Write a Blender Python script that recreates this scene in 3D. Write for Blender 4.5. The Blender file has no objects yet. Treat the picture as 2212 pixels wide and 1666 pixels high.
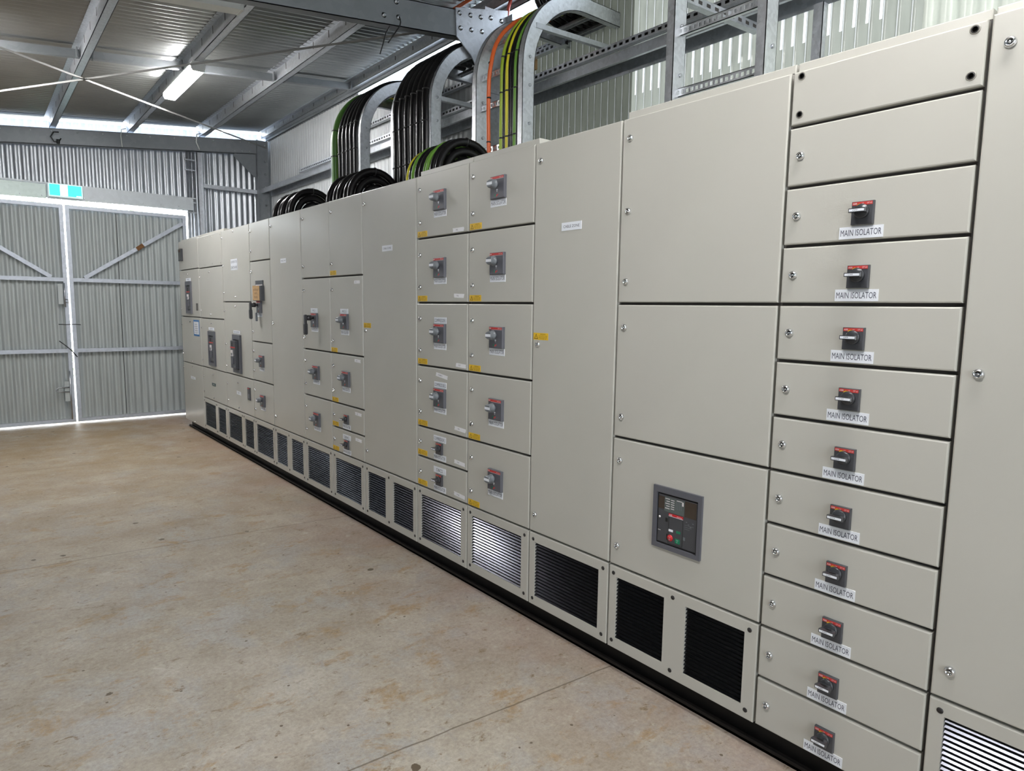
import bpy, math, random
from mathutils import Matrix, Vector
random.seed(4)
S = bpy.context.scene
COL = S.collection

# ------------------------------------------------------------------ camera
YAW, PITCH, ROLL = 0.686466292, 0.11684639, 0.0136272444
CAM = (-1.98576142, 0.0, 1.5)
cy_, sy_, cp_, sp_ = math.cos(YAW), math.sin(YAW), math.cos(PITCH), math.sin(PITCH)
fwd = Vector((sy_*cp_, cy_*cp_, -sp_)); rt = Vector((cy_, -sy_, 0)); up = rt.cross(fwd)
cr_, sr_ = math.cos(ROLL), math.sin(ROLL)
r2 = rt*cr_ + up*sr_; u2 = -rt*sr_ + up*cr_
camd = bpy.data.cameras.new('camera'); cam = bpy.data.objects.new('camera', camd); COL.objects.link(cam)
cam.matrix_world = Matrix(((r2.x, u2.x, -fwd.x, CAM[0]), (r2.y, u2.y, -fwd.y, CAM[1]), (r2.z, u2.z, -fwd.z, CAM[2]), (0, 0, 0, 1)))
camd.sensor_fit = 'HORIZONTAL'; camd.sensor_width = 36.0; camd.lens = 1422.64741/2212*36
camd.clip_start = 0.02; camd.clip_end = 200
S.camera = cam

# ------------------------------------------------------------------ world, exposure
wd = bpy.data.worlds.new('overcast sky'); S.world = wd; wd.use_nodes = True
bg = wd.node_tree.nodes['Background']
bg.inputs[0].default_value = (0.86, 0.93, 1.0, 1); bg.inputs[1].default_value = 12.0
LAMP = 119.0
S.view_settings.view_transform = 'Standard'; S.view_settings.look = 'None'
S.view_settings.gamma = 1.0; S.view_settings.use_curve_mapping = False
S.view_settings.exposure = 0.05

# ------------------------------------------------------------------ materials
def nt(name):
    m = bpy.data.materials.new(name); m.use_nodes = True
    return m, m.node_tree.nodes, m.node_tree.links, m.node_tree.nodes['Principled BSDF']
def c4(c): return (c[0], c[1], c[2], 1)
def mat(name, col, rough=0.5, metal=0.0, var=0.06, scale=12.0, bump=0.0, bscale=300.0, emit=None, es=1.0, rvar=0.0, stretch=None, spec=None, coat=0):
    m, N, L, b = nt(name)
    b.inputs['Roughness'].default_value = rough; b.inputs['Metallic'].default_value = metal
    if spec is not None: b.inputs['Specular IOR Level'].default_value = spec
    geo = N.new('ShaderNodeTexCoord'); no = N.new('ShaderNodeTexNoise')
    no.inputs['Scale'].default_value = scale; no.inputs['Detail'].default_value = 5
    src = geo.outputs['Object']
    if stretch:
        mp = N.new('ShaderNodeMapping'); mp.inputs['Scale'].default_value = stretch
        L.new(src, mp.inputs['Vector']); src = mp.outputs['Vector']
    L.new(src, no.inputs['Vector'])
    rp = N.new('ShaderNodeValToRGB')
    rp.color_ramp.elements[0].position = 0.3; rp.color_ramp.elements[1].position = 0.7
    rp.color_ramp.elements[0].color = c4([max(0, x*(1-var)) for x in col])
    rp.color_ramp.elements[1].color = c4([min(1, x*(1+var)) for x in col])
    L.new(no.outputs['Fac'], rp.inputs['Fac']); L.new(rp.outputs['Color'], b.inputs['Base Color'])
    if rvar:
        mr = N.new('ShaderNodeMapRange'); mr.inputs['To Min'].default_value = rough-rvar; mr.inputs['To Max'].default_value = rough+rvar
        L.new(no.outputs['Fac'], mr.inputs['Value']); L.new(mr.outputs['Result'], b.inputs['Roughness'])
    if bump:
        n2 = N.new('ShaderNodeTexNoise'); n2.inputs['Scale'].default_value = bscale; L.new(geo.outputs['Object'], n2.inputs['Vector'])
        bp = N.new('ShaderNodeBump'); bp.inputs['Strength'].default_value = bump; bp.inputs['Distance'].default_value = 0.002
        L.new(n2.outputs['Fac'], bp.inputs['Height']); L.new(bp.outputs['Normal'], b.inputs['Normal'])
    if emit:
        b.inputs['Emission Color'].default_value = c4(emit); b.inputs['Emission Strength'].default_value = es
    return m
def galv(name, col, rough=0.42, sc=45.0, metal=0.85, var=0.16):
    m, N, L, b = nt(name)
    b.inputs['Metallic'].default_value = metal
    tc = N.new('ShaderNodeTexCoord'); v = N.new('ShaderNodeTexVoronoi'); v.inputs['Scale'].default_value = sc
    n = N.new('ShaderNodeTexNoise'); n.inputs['Scale'].default_value = 6; n.inputs['Detail'].default_value = 6
    L.new(tc.outputs['Object'], v.inputs['Vector']); L.new(tc.outputs['Object'], n.inputs['Vector'])
    bw = N.new('ShaderNodeRGBToBW'); L.new(v.outputs['Color'], bw.inputs['Color'])
    ad = N.new('ShaderNodeMath'); ad.operation = 'MULTIPLY_ADD'; ad.inputs[1].default_value = 0.5
    L.new(bw.outputs['Val'], ad.inputs[0]); 
    hf = N.new('ShaderNodeMath'); hf.operation = 'MULTIPLY'; hf.inputs[1].default_value = 0.5; L.new(n.outputs['Fac'], hf.inputs[0]); L.new(hf.outputs[0], ad.inputs[2])
    rp = N.new('ShaderNodeValToRGB'); rp.color_ramp.elements[0].position = 0.2; rp.color_ramp.elements[1].position = 0.8
    rp.color_ramp.elements[0].color = c4([x*(1-var) for x in col]); rp.color_ramp.elements[1].color = c4([min(1, x*(1+var)) for x in col])
    L.new(ad.outputs[0], rp.inputs['Fac']); L.new(rp.outputs['Color'], b.inputs['Base Color'])
    mr = N.new('ShaderNodeMapRange'); mr.inputs['To Min'].default_value = rough-0.08; mr.inputs['To Max'].default_value = rough+0.1
    L.new(ad.outputs[0], mr.inputs['Value']); L.new(mr.outputs['Result'], b.inputs['Roughness'])
    return m
def translucent(name, col, tr, mixt=0.75, rough=0.3, stripes=None):
    m, N, L, b = nt(name)
    b.inputs['Base Color'].default_value = c4(col); b.inputs['Roughness'].default_value = rough
    t = N.new('ShaderNodeBsdfTranslucent'); t.inputs['Color'].default_value = c4(tr)
    tc = N.new('ShaderNodeTexCoord'); n = N.new('ShaderNodeTexNoise'); n.inputs['Scale'].default_value = 9; n.inputs['Detail'].default_value = 6
    mp = N.new('ShaderNodeMapping'); mp.inputs['Scale'].default_value = (1, 3, 0.7); L.new(tc.outputs['Object'], mp.inputs['Vector']); L.new(mp.outputs['Vector'], n.inputs['Vector'])
    rp = N.new('ShaderNodeValToRGB'); rp.color_ramp.elements[0].position = 0.25; rp.color_ramp.elements[1].position = 0.75
    rp.color_ramp.elements[0].color = c4([x*0.72 for x in tr]); rp.color_ramp.elements[1].color = c4(tr)
    L.new(n.outputs['Fac'], rp.inputs['Fac']); L.new(rp.outputs['Color'], t.inputs['Color'])
    nb = N.new('ShaderNodeTexNoise'); nb.inputs['Scale'].default_value = 14; nb.inputs['Detail'].default_value = 3; L.new(tc.outputs['Object'], nb.inputs['Vector'])
    bp = N.new('ShaderNodeBump'); bp.inputs['Strength'].default_value = 0.35; bp.inputs['Distance'].default_value = 0.01; L.new(nb.outputs['Fac'], bp.inputs['Height']); L.new(bp.outputs['Normal'], b.inputs['Normal'])
    mx = N.new('ShaderNodeMixShader'); mx.inputs[0].default_value = mixt
    L.new(b.outputs[0], mx.inputs[1]); L.new(t.outputs[0], mx.inputs[2])
    out = mx.outputs[0]
    if stripes:     # crests left clear where the sheets do not lap
        g = N.new('ShaderNodeNewGeometry'); sp = N.new('ShaderNodeSeparateXYZ'); L.new(g.outputs['Position'], sp.inputs[0])
        def mth(op, a, b=None):
            x = N.new('ShaderNodeMath'); x.operation = op
            for i, v in enumerate((a, b)):
                if v is None: continue
                if isinstance(v, (int, float)): x.inputs[i].default_value = v
                else: L.new(v, x.inputs[i])
            return x.outputs[0]
        w = mth('FRACT', mth('MULTIPLY', sp.outputs[1], 1/0.0625))
        n2 = N.new('ShaderNodeTexNoise'); n2.inputs['Scale'].default_value = 3.0; L.new(g.outputs['Position'], n2.inputs['Vector'])
        fac = 0
        for lo, hi, za, zb, ya, k in stripes:
            f = mth('MULTIPLY', mth('GREATER_THAN', w, lo), mth('LESS_THAN', w, hi))
            f = mth('MULTIPLY', f, mth('MULTIPLY', mth('GREATER_THAN', sp.outputs[2], za), mth('LESS_THAN', sp.outputs[2], zb)))
            f = mth('MULTIPLY', mth('MULTIPLY', f, mth('GREATER_THAN', sp.outputs[1], ya)), mth('MULTIPLY', n2.outputs['Fac'], k*2))
            fac = f if fac == 0 else mth('MAXIMUM', fac, f)
        f = fac
        tr2 = N.new('ShaderNodeBsdfTransparent'); tr2.inputs['Color'].default_value = (0.17, 0.17, 0.17, 1); m2 = N.new('ShaderNodeMixShader')
        L.new(f, m2.inputs[0]); L.new(out, m2.inputs[1]); L.new(tr2.outputs[0], m2.inputs[2]); out = m2.outputs[0]
    L.new(out, N['Material Output'].inputs['Surface'])
    return m

M = {}
M['paint'] = mat('beige enamel', (0.500, 0.492, 0.445), 0.27, var=0.018, scale=3, bump=0.05, bscale=900)
M['gap'] = mat('dark gap shade and ticks', (0.05, 0.044, 0.04), 0.6)  # stands for shade in door gaps; also used for slots and purlin ticks
M['frame'] = mat('cabinet frame paint', (0.30, 0.285, 0.25), 0.5)
M['louvre'] = mat('louvre blade aluminium', (0.055, 0.057, 0.066), 0.18, metal=1.0, var=0.05)
M['black'] = mat('satin black', (0.012, 0.012, 0.012), 0.45)
M['blackpl'] = mat('black plinth paint', (0.008, 0.007, 0.0065), 0.55, var=0.3, scale=20, spec=0.3)
M['plug'] = mat('black screw plug', (0.02, 0.018, 0.018), 0.5)
M['chrome'] = mat('chromed lock', (0.75, 0.76, 0.78), 0.14, metal=1.0, var=0.05)
M['dkgrey'] = mat('charcoal plastic', (0.062, 0.064, 0.072), 0.38, var=0.05)
M['midgrey'] = mat('slate plastic', (0.105, 0.108, 0.125), 0.42, var=0.05)
M['knob'] = mat('grey knob plastic', (0.15, 0.165, 0.18), 0.38, var=0.05)
M['bkpl'] = mat('black plastic', (0.022, 0.022, 0.025), 0.3, var=0.05)
M['red'] = mat('red strip', (0.55, 0.045, 0.04), 0.4)
M['redbtn'] = mat('red button', (0.55, 0.02, 0.025), 0.35)
M['grnbtn'] = mat('green button', (0.01, 0.20, 0.10), 0.35)
M['white'] = mat('white engraved plastic', (0.78, 0.81, 0.86), 0.4, var=0.02)
M['tape'] = mat('white cloth tape', (0.80, 0.80, 0.82), 0.7, var=0.03)
M['ink'] = mat('dark ink', (0.05, 0.055, 0.085), 0.6)
M['pale'] = mat('pale print', (0.75, 0.72, 0.72), 0.6)
M['yellow'] = mat('yellow sticker', (0.78, 0.50, 0.03), 0.5, var=0.04)
M['yink'] = mat('black print on yellow', (0.06, 0.045, 0.005), 0.6)
M['blue'] = mat('blue tape', (0.04, 0.17, 0.42), 0.6)
M['paper'] = mat('printed drawing paper', (0.72, 0.75, 0.80), 0.7, var=0.12, scale=60)
M['kraft'] = mat('brown card', (0.56, 0.36, 0.18), 0.8, var=0.08, scale=40)
M['teal'] = mat('teal plate', (0.015, 0.06, 0.06), 0.4)
M['lcd'] = mat('dark display glass', (0.03, 0.028, 0.026), 0.12)
M['brownlcd'] = mat('smoked window', (0.06, 0.045, 0.035), 0.15)
M['galv'] = galv('galvanised steel', (0.52, 0.54, 0.57))
M['galvb'] = galv('bright galvanised steel', (0.66, 0.68, 0.71), 0.36, 60)
M['steel'] = galv('grey primed steel', (0.24, 0.255, 0.27), 0.5, 20, 0.55, 0.10)
M['purlin'] = galv('zinc purlin', (0.50, 0.52, 0.55), 0.38, 70)
M['bolt'] = mat('zinc bolt', (0.5, 0.52, 0.55), 0.3, metal=1.0)
M['roof'] = mat('zinc roof sheet', (0.36, 0.375, 0.375), 0.33, metal=0.9, var=0.08, scale=2.0, rvar=0.04)
M['wallmet'] = mat('zinc wall sheet', (0.46, 0.485, 0.51), 0.36, metal=0.75, var=0.12, scale=3, rvar=0.06, stretch=(3, 3, 0.4))
M['gatemet'] = mat('gate sheet', (0.40, 0.43, 0.425), 0.5, metal=0.25, var=0.08, scale=4, stretch=(4, 4, 0.4))
M['gateframe'] = galv('gate steel frame', (0.46, 0.49, 0.54), 0.45, 30, 0.6, 0.12)
M['lining'] = mat('pale wall sheet', (0.50, 0.52, 0.53), 0.45, metal=0.1, var=0.05, scale=3)
M['dirty'] = translucent('dirty pale sheet', (0.55, 0.56, 0.50), (0.10, 0.105, 0.088), 0.5)
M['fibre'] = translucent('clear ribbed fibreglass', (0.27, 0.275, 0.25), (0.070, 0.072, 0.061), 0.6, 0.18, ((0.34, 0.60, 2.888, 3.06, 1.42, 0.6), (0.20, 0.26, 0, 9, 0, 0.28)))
M['fibre2'] = translucent('shaded ribbed fibreglass', (0.085, 0.09, 0.078), (0.028, 0.029, 0.023), 0.45, 0.16, ((0.20, 0.25, 0, 9, 0, 0.16),))  # same fibreglass, with the darker outside by the trees put into its colour
M['strip'] = translucent('translucent daylight strip', (0.6, 0.64, 0.70), (0.20, 0.23, 0.28), 0.85)
M['cable'] = mat('black cable sheath', (0.006, 0.0055, 0.006), 0.26, var=0.1, spec=0.35)
M['cgreen'] = mat('green cable sheath', (0.13, 0.30, 0.035), 0.35)
M['cygreen'] = mat('yellow green cable sheath', (0.30, 0.42, 0.03), 0.35)
M['cdkgreen'] = mat('deep green cable sheath', (0.05, 0.14, 0.02), 0.4)
M['cyellow'] = mat('yellow cable sheath', (0.62, 0.56, 0.02), 0.35)
M['corange'] = mat('orange cable sheath', (0.70, 0.13, 0.03), 0.35)
M['cred'] = mat('red cable sheath', (0.40, 0.05, 0.03), 0.4)
M['tie'] = mat('black nylon tie', (0.01, 0.01, 0.01), 0.4)
M['lampbody'] = mat('white lamp housing', (0.72, 0.74, 0.72), 0.4, var=0.02)
M['lamp'] = mat('lit lamp diffuser', (0.9, 0.9, 0.9), 0.4, var=0.0, emit=(1.0, 0.98, 0.97), es=LAMP)
M['exitg'] = mat('lit green sign face', (0.02, 0.5, 0.32), 0.4, var=0, emit=(0.05, 0.80, 0.58), es=1.15)
M['exitw'] = mat('lit white sign figure', (0.9, 0.9, 0.9), 0.4, var=0, emit=(0.95, 1.0, 0.98), es=2.5)
M['exitf'] = mat('sign edge plastic', (0.75, 0.85, 0.85), 0.4, var=0, emit=(0.75, 0.95, 0.95), es=0.35)
M['brace'] = mat('dull brace steel', (0.22, 0.22, 0.21), 0.65, metal=0.2)
M['header'] = galv('grey header plate', (0.50, 0.53, 0.55), 0.5, 25, 0.5, 0.08)
M['headerb'] = galv('greenish header plate', (0.46, 0.53, 0.50), 0.4, 25, 0.5, 0.08)
M['leaf'] = mat('foliage', (0.26, 0.33, 0.20), 0.7, var=0.5, scale=30)
M['rust'] = mat('rust patch', (0.16, 0.07, 0.02), 0.8, var=0.4, scale=60)

def concrete():
    m, N, L, b = nt('stained concrete')
    g = N.new('ShaderNodeNewGeometry'); P = g.outputs['Position']
    def noise(sc, det=6, rough=0.6, stretch=None, dist=0.0):
        n = N.new('ShaderNodeTexNoise'); n.inputs['Scale'].default_value = sc; n.inputs['Detail'].default_value = det
        n.inputs['Roughness'].default_value = rough; n.inputs['Distortion'].default_value = dist
        if stretch:
            mp = N.new('ShaderNodeMapping'); mp.inputs['Scale'].default_value = stretch; mp.inputs['Rotation'].default_value = (0, 0, 0.3)
            L.new(P, mp.inputs['Vector']); L.new(mp.outputs['Vector'], n.inputs['Vector'])
        else: L.new(P, n.inputs['Vector'])
        return n.outputs['Fac']
    def ramp(f, p0, p1, c0=(0, 0, 0), c1=(1, 1, 1)):
        r = N.new('ShaderNodeValToRGB'); r.color_ramp.elements[0].position = p0; r.color_ramp.elements[1].position = p1
        r.color_ramp.elements[0].color = c4(c0); r.color_ramp.elements[1].color = c4(c1); L.new(f, r.inputs['Fac']); return r.outputs['Color']
    def mix(fac, a, bb, mode='MIX', k=None):
        x = N.new('ShaderNodeMix'); x.data_type = 'RGBA'; x.blend_type = mode
        if fac is None: x.inputs[0].default_value = k
        else: L.new(fac, x.inputs[0])
        for i, v in ((6, a), (7, bb)):
            if isinstance(v, tuple): x.inputs[i].default_value = c4(v)
            else: L.new(v, x.inputs[i])
        return x.outputs[2]
    def math_(op, a, bb=None, cc=None):
        x = N.new('ShaderNodeMath'); x.operation = op
        for i, v in enumerate((a, bb, cc)):
            if v is None: continue
            if isinstance(v, (int, float)): x.inputs[i].default_value = v
            else: L.new(v, x.inputs[i])
        return x.outputs[0]
    base = ramp(noise(1.5, 12, 0.75), 0.38, 0.62, (0.315, 0.268, 0.212), (0.475, 0.44, 0.375))
    base = mix(ramp(noise(2.4, 12, 0.72, (1.2, 1, 1), 0.3), 0.50, 0.60), base, (0.385, 0.37, 0.345))
    base = mix(ramp(noise(3.6, 14, 0.78, (1.0, 1.4, 1), 0.3), 0.54, 0.63), base, (0.35, 0.25, 0.14))
    sep = N.new('ShaderNodeSeparateXYZ'); L.new(P, sep.inputs[0]); X, Y = sep.outputs[0], sep.outputs[1]
    far = N.new('ShaderNodeMapRange'); far.inputs['From Min'].default_value = 2.5; far.inputs['From Max'].default_value = 9.5; far.inputs['To Max'].default_value = 1.0; L.new(Y, far.inputs['Value'])
    ft = math_('MULTIPLY', far.outputs['Result'], ramp(noise(1.4, 9, 0.7), 0.25, 0.55))
    base = mix(ft, base, (0.317, 0.224, 0.119))
    nr = N.new('ShaderNodeMapRange'); nr.inputs['From Min'].default_value = -0.7; nr.inputs['From Max'].default_value = 0.05; nr.inputs['To Max'].default_value = 0.9; L.new(X, nr.inputs['Value'])
    rd = math_('MULTIPLY', nr.outputs['Result'], ramp(noise(1.7, 7, 0.6), 0.3, 0.8))
    base = mix(rd, base, (0.370, 0.255, 0.211))
    base = mix(ramp(noise(13, 14, 0.82, (1, 1.6, 1), 0.4), 0.56, 0.63), base, (0.209, 0.154, 0.088))
    base = mix(ramp(noise(7, 14, 0.8, None, 0.3), 0.58, 0.72), base, (0.550, 0.522, 0.468))
    fine = ramp(noise(55, 12, 0.85), 0.32, 0.68, (0.62, 0.60, 0.58), (1.15, 1.15, 1.15))
    base = mix(None, base, fine, 'MULTIPLY', 1.0)
    v = N.new('ShaderNodeTexVoronoi'); v.inputs['Scale'].default_value = 4.5; L.new(P, v.inputs['Vector'])
    th = math_('MULTIPLY', noise(30, 4), 0.15)
    sp = N.new('ShaderNodeRGBToBW'); L.new(v.outputs['Color'], sp.inputs[0])
    big = math_('GREATER_THAN', sp.outputs[0], 0.50)
    spot = math_('MULTIPLY', math_('LESS_THAN', v.outputs['Distance'], th), big)
    base = mix(spot, base, (0.10, 0.075, 0.045))
    v2 = N.new('ShaderNodeTexVoronoi'); v2.inputs['Scale'].default_value = 3.0; L.new(P, v2.inputs['Vector'])
    v3 = N.new('ShaderNodeTexVoronoi'); v3.inputs['Scale'].default_value = 13.0; L.new(P, v3.inputs['Vector'])
    s3 = N.new('ShaderNodeRGBToBW'); L.new(v3.outputs['Color'], s3.inputs[0])
    sp3 = math_('MULTIPLY', math_('LESS_THAN', v3.outputs['Distance'], math_('MULTIPLY', noise(50, 3), 0.14)), math_('GREATER_THAN', s3.outputs[0], 0.56))
    base = mix(sp3, base, (0.12, 0.09, 0.06))
    wsp = math_('LESS_THAN', v2.outputs['Distance'], math_('MULTIPLY', noise(90, 2), 0.02))
    base = mix(wsp, base, (0.7, 0.7, 0.68))
    wob = math_('MULTIPLY', math_('SUBTRACT', noise(5, 4), 0.5), 0.02)
    for (a, k) in ((1.763, -0.083), (4.30, -0.107), (-0.8, -0.1), (7.0, -0.11)):
        d = math_('ABSOLUTE', math_('ADD', math_('SUBTRACT', Y, math_('MULTIPLY_ADD', X, k, a)), wob))
        ln = math_('LESS_THAN', d, 0.0035)
        base = mix(math_('MULTIPLY', ln, 0.75), base, (0.10, 0.075, 0.05))
    L.new(base, b.inputs['Base Color'])
    rr = ramp(noise(4, 6), 0.3, 0.7, (0.42,)*3, (0.68,)*3); L.new(rr, b.inputs['Roughness'])
    bp = N.new('ShaderNodeBump'); bp.inputs['Strength'].default_value = 0.12; bp.inputs['Distance'].default_value = 0.004
    L.new(noise(35, 8, 0.7), bp.inputs['Height']); L.new(bp.outputs['Normal'], b.inputs['Normal'])
    return m
M['concrete'] = concrete()
M['ground'] = mat('pale gravel', (0.5, 0.47, 0.42), 0.9, var=0.4, scale=40)

# ------------------------------------------------------------------ mesh builder
class MB:
    def __init__(s): s.v = []; s.f = []; s.m = []; s.sm = []
    def add(s, vs, fs, m=0, smooth=False):
        o = len(s.v); s.v += [tuple(q) for q in vs]
        for f in fs: s.f.append([i+o for i in f]); s.m.append(m); s.sm.append(smooth)
        return s
    def box(s, x0, x1, y0, y1, z0, z1, m=0):
        if x0 > x1: x0, x1 = x1, x0
        if y0 > y1: y0, y1 = y1, y0
        if z0 > z1: z0, z1 = z1, z0
        vs = [(x0, y0, z0), (x1, y0, z0), (x1, y1, z0), (x0, y1, z0), (x0, y0, z1), (x1, y0, z1), (x1, y1, z1), (x0, y1, z1)]
        return s.add(vs, [(0, 3, 2, 1), (4, 5, 6, 7), (0, 1, 5, 4), (1, 2, 6, 5), (2, 3, 7, 6), (3, 0, 4, 7)], m)
    def panel(s, x0, x1, y0, y1, z0, z1, c=0.004, m=0, r=0):
        """plate facing -x with a two-step rounded front edge; x0 is the front"""
        rings = [(x1, 0), (x0+c, 0), (x0+c*0.3, c*0.3), (x0, c)]
        vs = []
        for x, i in rings: vs += [(x, y0+i, z0+i), (x, y1-i, z0+i), (x, y1-i, z1-i), (x, y0+i, z1-i)]
        fs = [(0, 1, 2, 3), (15, 14, 13, 12)]
        for k in range(3):
            for j in range(4): a = k*4+j; b = k*4+(j+1) % 4; fs.append((a, a+4, b+4, b))
        return s.add(vs, fs, m)
    def lathe(s, prof, n=20, c=(0, 0, 0), axis='x', m=0, smooth=True, sy=1.0):
        """prof: (distance along axis, radius)"""
        vs = []
        for a, r in prof:
            for k in range(n):
                t = 2*math.pi*k/n; p, q = r*math.cos(t)*sy, r*math.sin(t)
                vs.append({'x': (c[0]+a, c[1]+p, c[2]+q), 'y': (c[0]+p, c[1]+a, c[2]+q), 'z': (c[0]+p, c[1]+q, c[2]+a)}[axis])
        fs = []
        for i in range(len(prof)-1):
            for k in range(n): fs.append((i*n+k, i*n+(k+1) % n, (i+1)*n+(k+1) % n, (i+1)*n+k))
        fs.append(tuple(range(n))[::-1]); fs.append(tuple(range((len(prof)-1)*n, len(prof)*n)))
        return s.add(vs, fs, m, smooth)
    def cyl(s, p0, p1, r, n=12, m=0, smooth=True): return s.tube([p0, p1], r, n, m, smooth)
    def tube(s, pts, r, n=10, m=0, smooth=True):
        pts = [Vector(p) for p in pts]; vs = []; prev = None
        for i, p in enumerate(pts):
            d = (pts[min(i+1, len(pts)-1)]-pts[max(i-1, 0)]).normalized()
            if prev is None:
                a = Vector((0, 0, 1)) if abs(d.z) < 0.9 else Vector((0, 1, 0)); u = d.cross(a).normalized()
            else: u = (prev-d*prev.dot(d)).normalized()
            prev = u; w = d.cross(u)
            for k in range(n):
                t = 2*math.pi*k/n; vs.append(p+u*(r*math.cos(t))+w*(r*math.sin(t)))
        fs = []
        for i in range(len(pts)-1):
            for k in range(n): fs.append((i*n+k, i*n+(k+1) % n, (i+1)*n+(k+1) % n, (i+1)*n+k))
        fs.append(tuple(range(n))[::-1]); fs.append(tuple(range((len(pts)-1)*n, len(pts)*n)))
        return s.add(vs, fs, m, smooth)
    def prism(s, poly, h0, h1, plane='xz', m=0):
        """extrude a polygon; plane xz is extruded along y, yz along x, xy along z"""
        def P(a, b, h): return {'xz': (a, h, b), 'yz': (h, a, b), 'xy': (a, b, h)}[plane]
        n = len(poly); vs = [P(a, b, h0) for a, b in poly]+[P(a, b, h1) for a, b in poly]
        fs = [tuple(range(n)), tuple(range(2*n-1, n-1, -1))]+[(i, i+n, (i+1) % n+n, (i+1) % n) for i in range(n)]
        return s.add(vs, fs, m)
    def beam(s, p0, p1, w, h, upv=(0, 0, 1), m=0):
        p0, p1 = Vector(p0), Vector(p1); d = (p1-p0).normalized(); a = d.cross(Vector(upv)).normalized(); b = a.cross(d)
        vs = [p+a*(i*w/2)+b*(j*h/2) for p in (p0, p1) for i, j in ((-1, -1), (1, -1), (1, 1), (-1, 1))]
        return s.add(vs, [(0, 3, 2, 1), (4, 5, 6, 7), (0, 1, 5, 4), (1, 2, 6, 5), (2, 3, 7, 6), (3, 0, 4, 7)], m)
    def text(s, t, yc, zc, x, w=None, h=0.01, m=1, bold=0.0):
        """lettering on a face looking towards -x; reads towards -y"""
        vs, fs, tw = font_mesh(t)
        kx = h if w is None else w/tw
        return s.add([(x, yc-(a-tw/2)*kx, zc+(b-0.5)*h) for a, b in vs], fs, m)
    def build(s, name, mats, loc=(0, 0, 0), parent=None, recalc=False):
        me = bpy.data.meshes.new(name)
        me.from_pydata([(a-loc[0], b-loc[1], c-loc[2]) for a, b, c in s.v], [], s.f)
        for mm in mats: me.materials.append(M[mm])
        me.polygons.foreach_set('material_index', s.m); me.polygons.foreach_set('use_smooth', s.sm)
        me.update()
        return place(name, me, loc, parent)
W_ = {}
def place(name, data, loc, parent=None):
    o = bpy.data.objects.new(name, data); COL.objects.link(o); W_[o.name] = tuple(loc)
    if parent is not None:
        o.parent = parent; p = W_[parent.name]; o.location = (loc[0]-p[0], loc[1]-p[1], loc[2]-p[2])
    else: o.location = loc
    return o
def thing(name, label, cat, loc=(0, 0, 0), group=None):
    o = place(name, None, loc); o.empty_display_size = 0.1
    return tag(o, label, cat, group)
def tag(o, label, cat, group=None):
    o['label'] = label; o['category'] = cat
    if group: o['group'] = group
    return o
def struct(o, label=None):
    o['kind'] = 'structure'
    if label: o['label'] = label
    return o
_font = {}
def font_mesh(t):
    if t not in _font:
        cu = bpy.data.curves.new('lettering', 'FONT'); cu.body = t; cu.size = 1.0; cu.resolution_u = 2
        o = bpy.data.objects.new('lettering', cu); COL.objects.link(o)
        dg = bpy.context.evaluated_depsgraph_get(); dg.update()
        me = bpy.data.meshes.new_from_object(o.evaluated_get(dg))
        vs = [(v.co.x, v.co.y) for v in me.vertices]; fs = [tuple(p.vertices)[::-1] for p in me.polygons]
        x0 = min(a for a, b in vs); x1 = max(a for a, b in vs); y0 = min(b for a, b in vs); y1 = max(b for a, b in vs)
        H = (y1-y0) or 1
        vs = [((a-x0)/H, (b-y0)/H) for a, b in vs]
        _font[t] = (vs, fs, (x1-x0)/H)
        bpy.data.objects.remove(o); bpy.data.curves.remove(cu); bpy.data.meshes.remove(me)
    return _font[t]
ROOFZ = lambda x: 3.78+0.1037*x          # underside of the roof sheet
RAFB = lambda x: 3.459+0.1056*x          # bottom of the rafters
PURB = lambda x: 3.548+0.1056*(x+1.128)  # bottom of the purlins
WX = 1.45                                # right wall
GY = 9.78                                # gable sheet
# ------------------------------------------------------------------ shell
def corr(a0, a1, b0, b1, fn, pitch=0.0762, amp=0.009, seg=8, trap=False, nb=1, rib=False):
    """corrugated sheet: a across the ribs, b along them; fn(a, b, depth) gives a point"""
    mb = MB(); n = max(2, int((a1-a0)/pitch*seg)); vs = []
    bf0 = b0 if callable(b0) else (lambda a: b0); bf1 = b1 if callable(b1) else (lambda a: b1)
    for i in range(n+1):
        a = a0+(a1-a0)*i/n; t = 2*math.pi*a/pitch; d = amp*math.sin(t)
        if trap: d = amp*max(-1, min(1, 2.2*math.sin(t)))
        if rib: d = -2*amp*max(0, math.sin(t))**6
        for j in range(nb+1): vs.append(fn(a, bf0(a)+(bf1(a)-bf0(a))*j/nb, d))
    k = nb+1
    fs = [(i*k+j, (i+1)*k+j, (i+1)*k+j+1, i*k+j+1) for i in range(n) for j in range(nb)]
    return mb.add(vs, fs, 0, True)
YB, XL = -6.0, -7.5
struct(MB().box(XL, WX+0.15, YB, GY+0.1, -0.2, 0.0).build('floor', ['concrete']))
struct(MB().box(-60, 60, GY+0.1, 80, -0.25, -0.03).build('floor', ['ground']), 'pale gravel yard beyond the gates')
struct(corr(YB, GY+0.04, XL-0.4, WX+0.04, lambda a, b, d: (b, a, ROOFZ(b)+0.014+d), amp=0.0125).build('ceiling', ['roof']))
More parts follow.
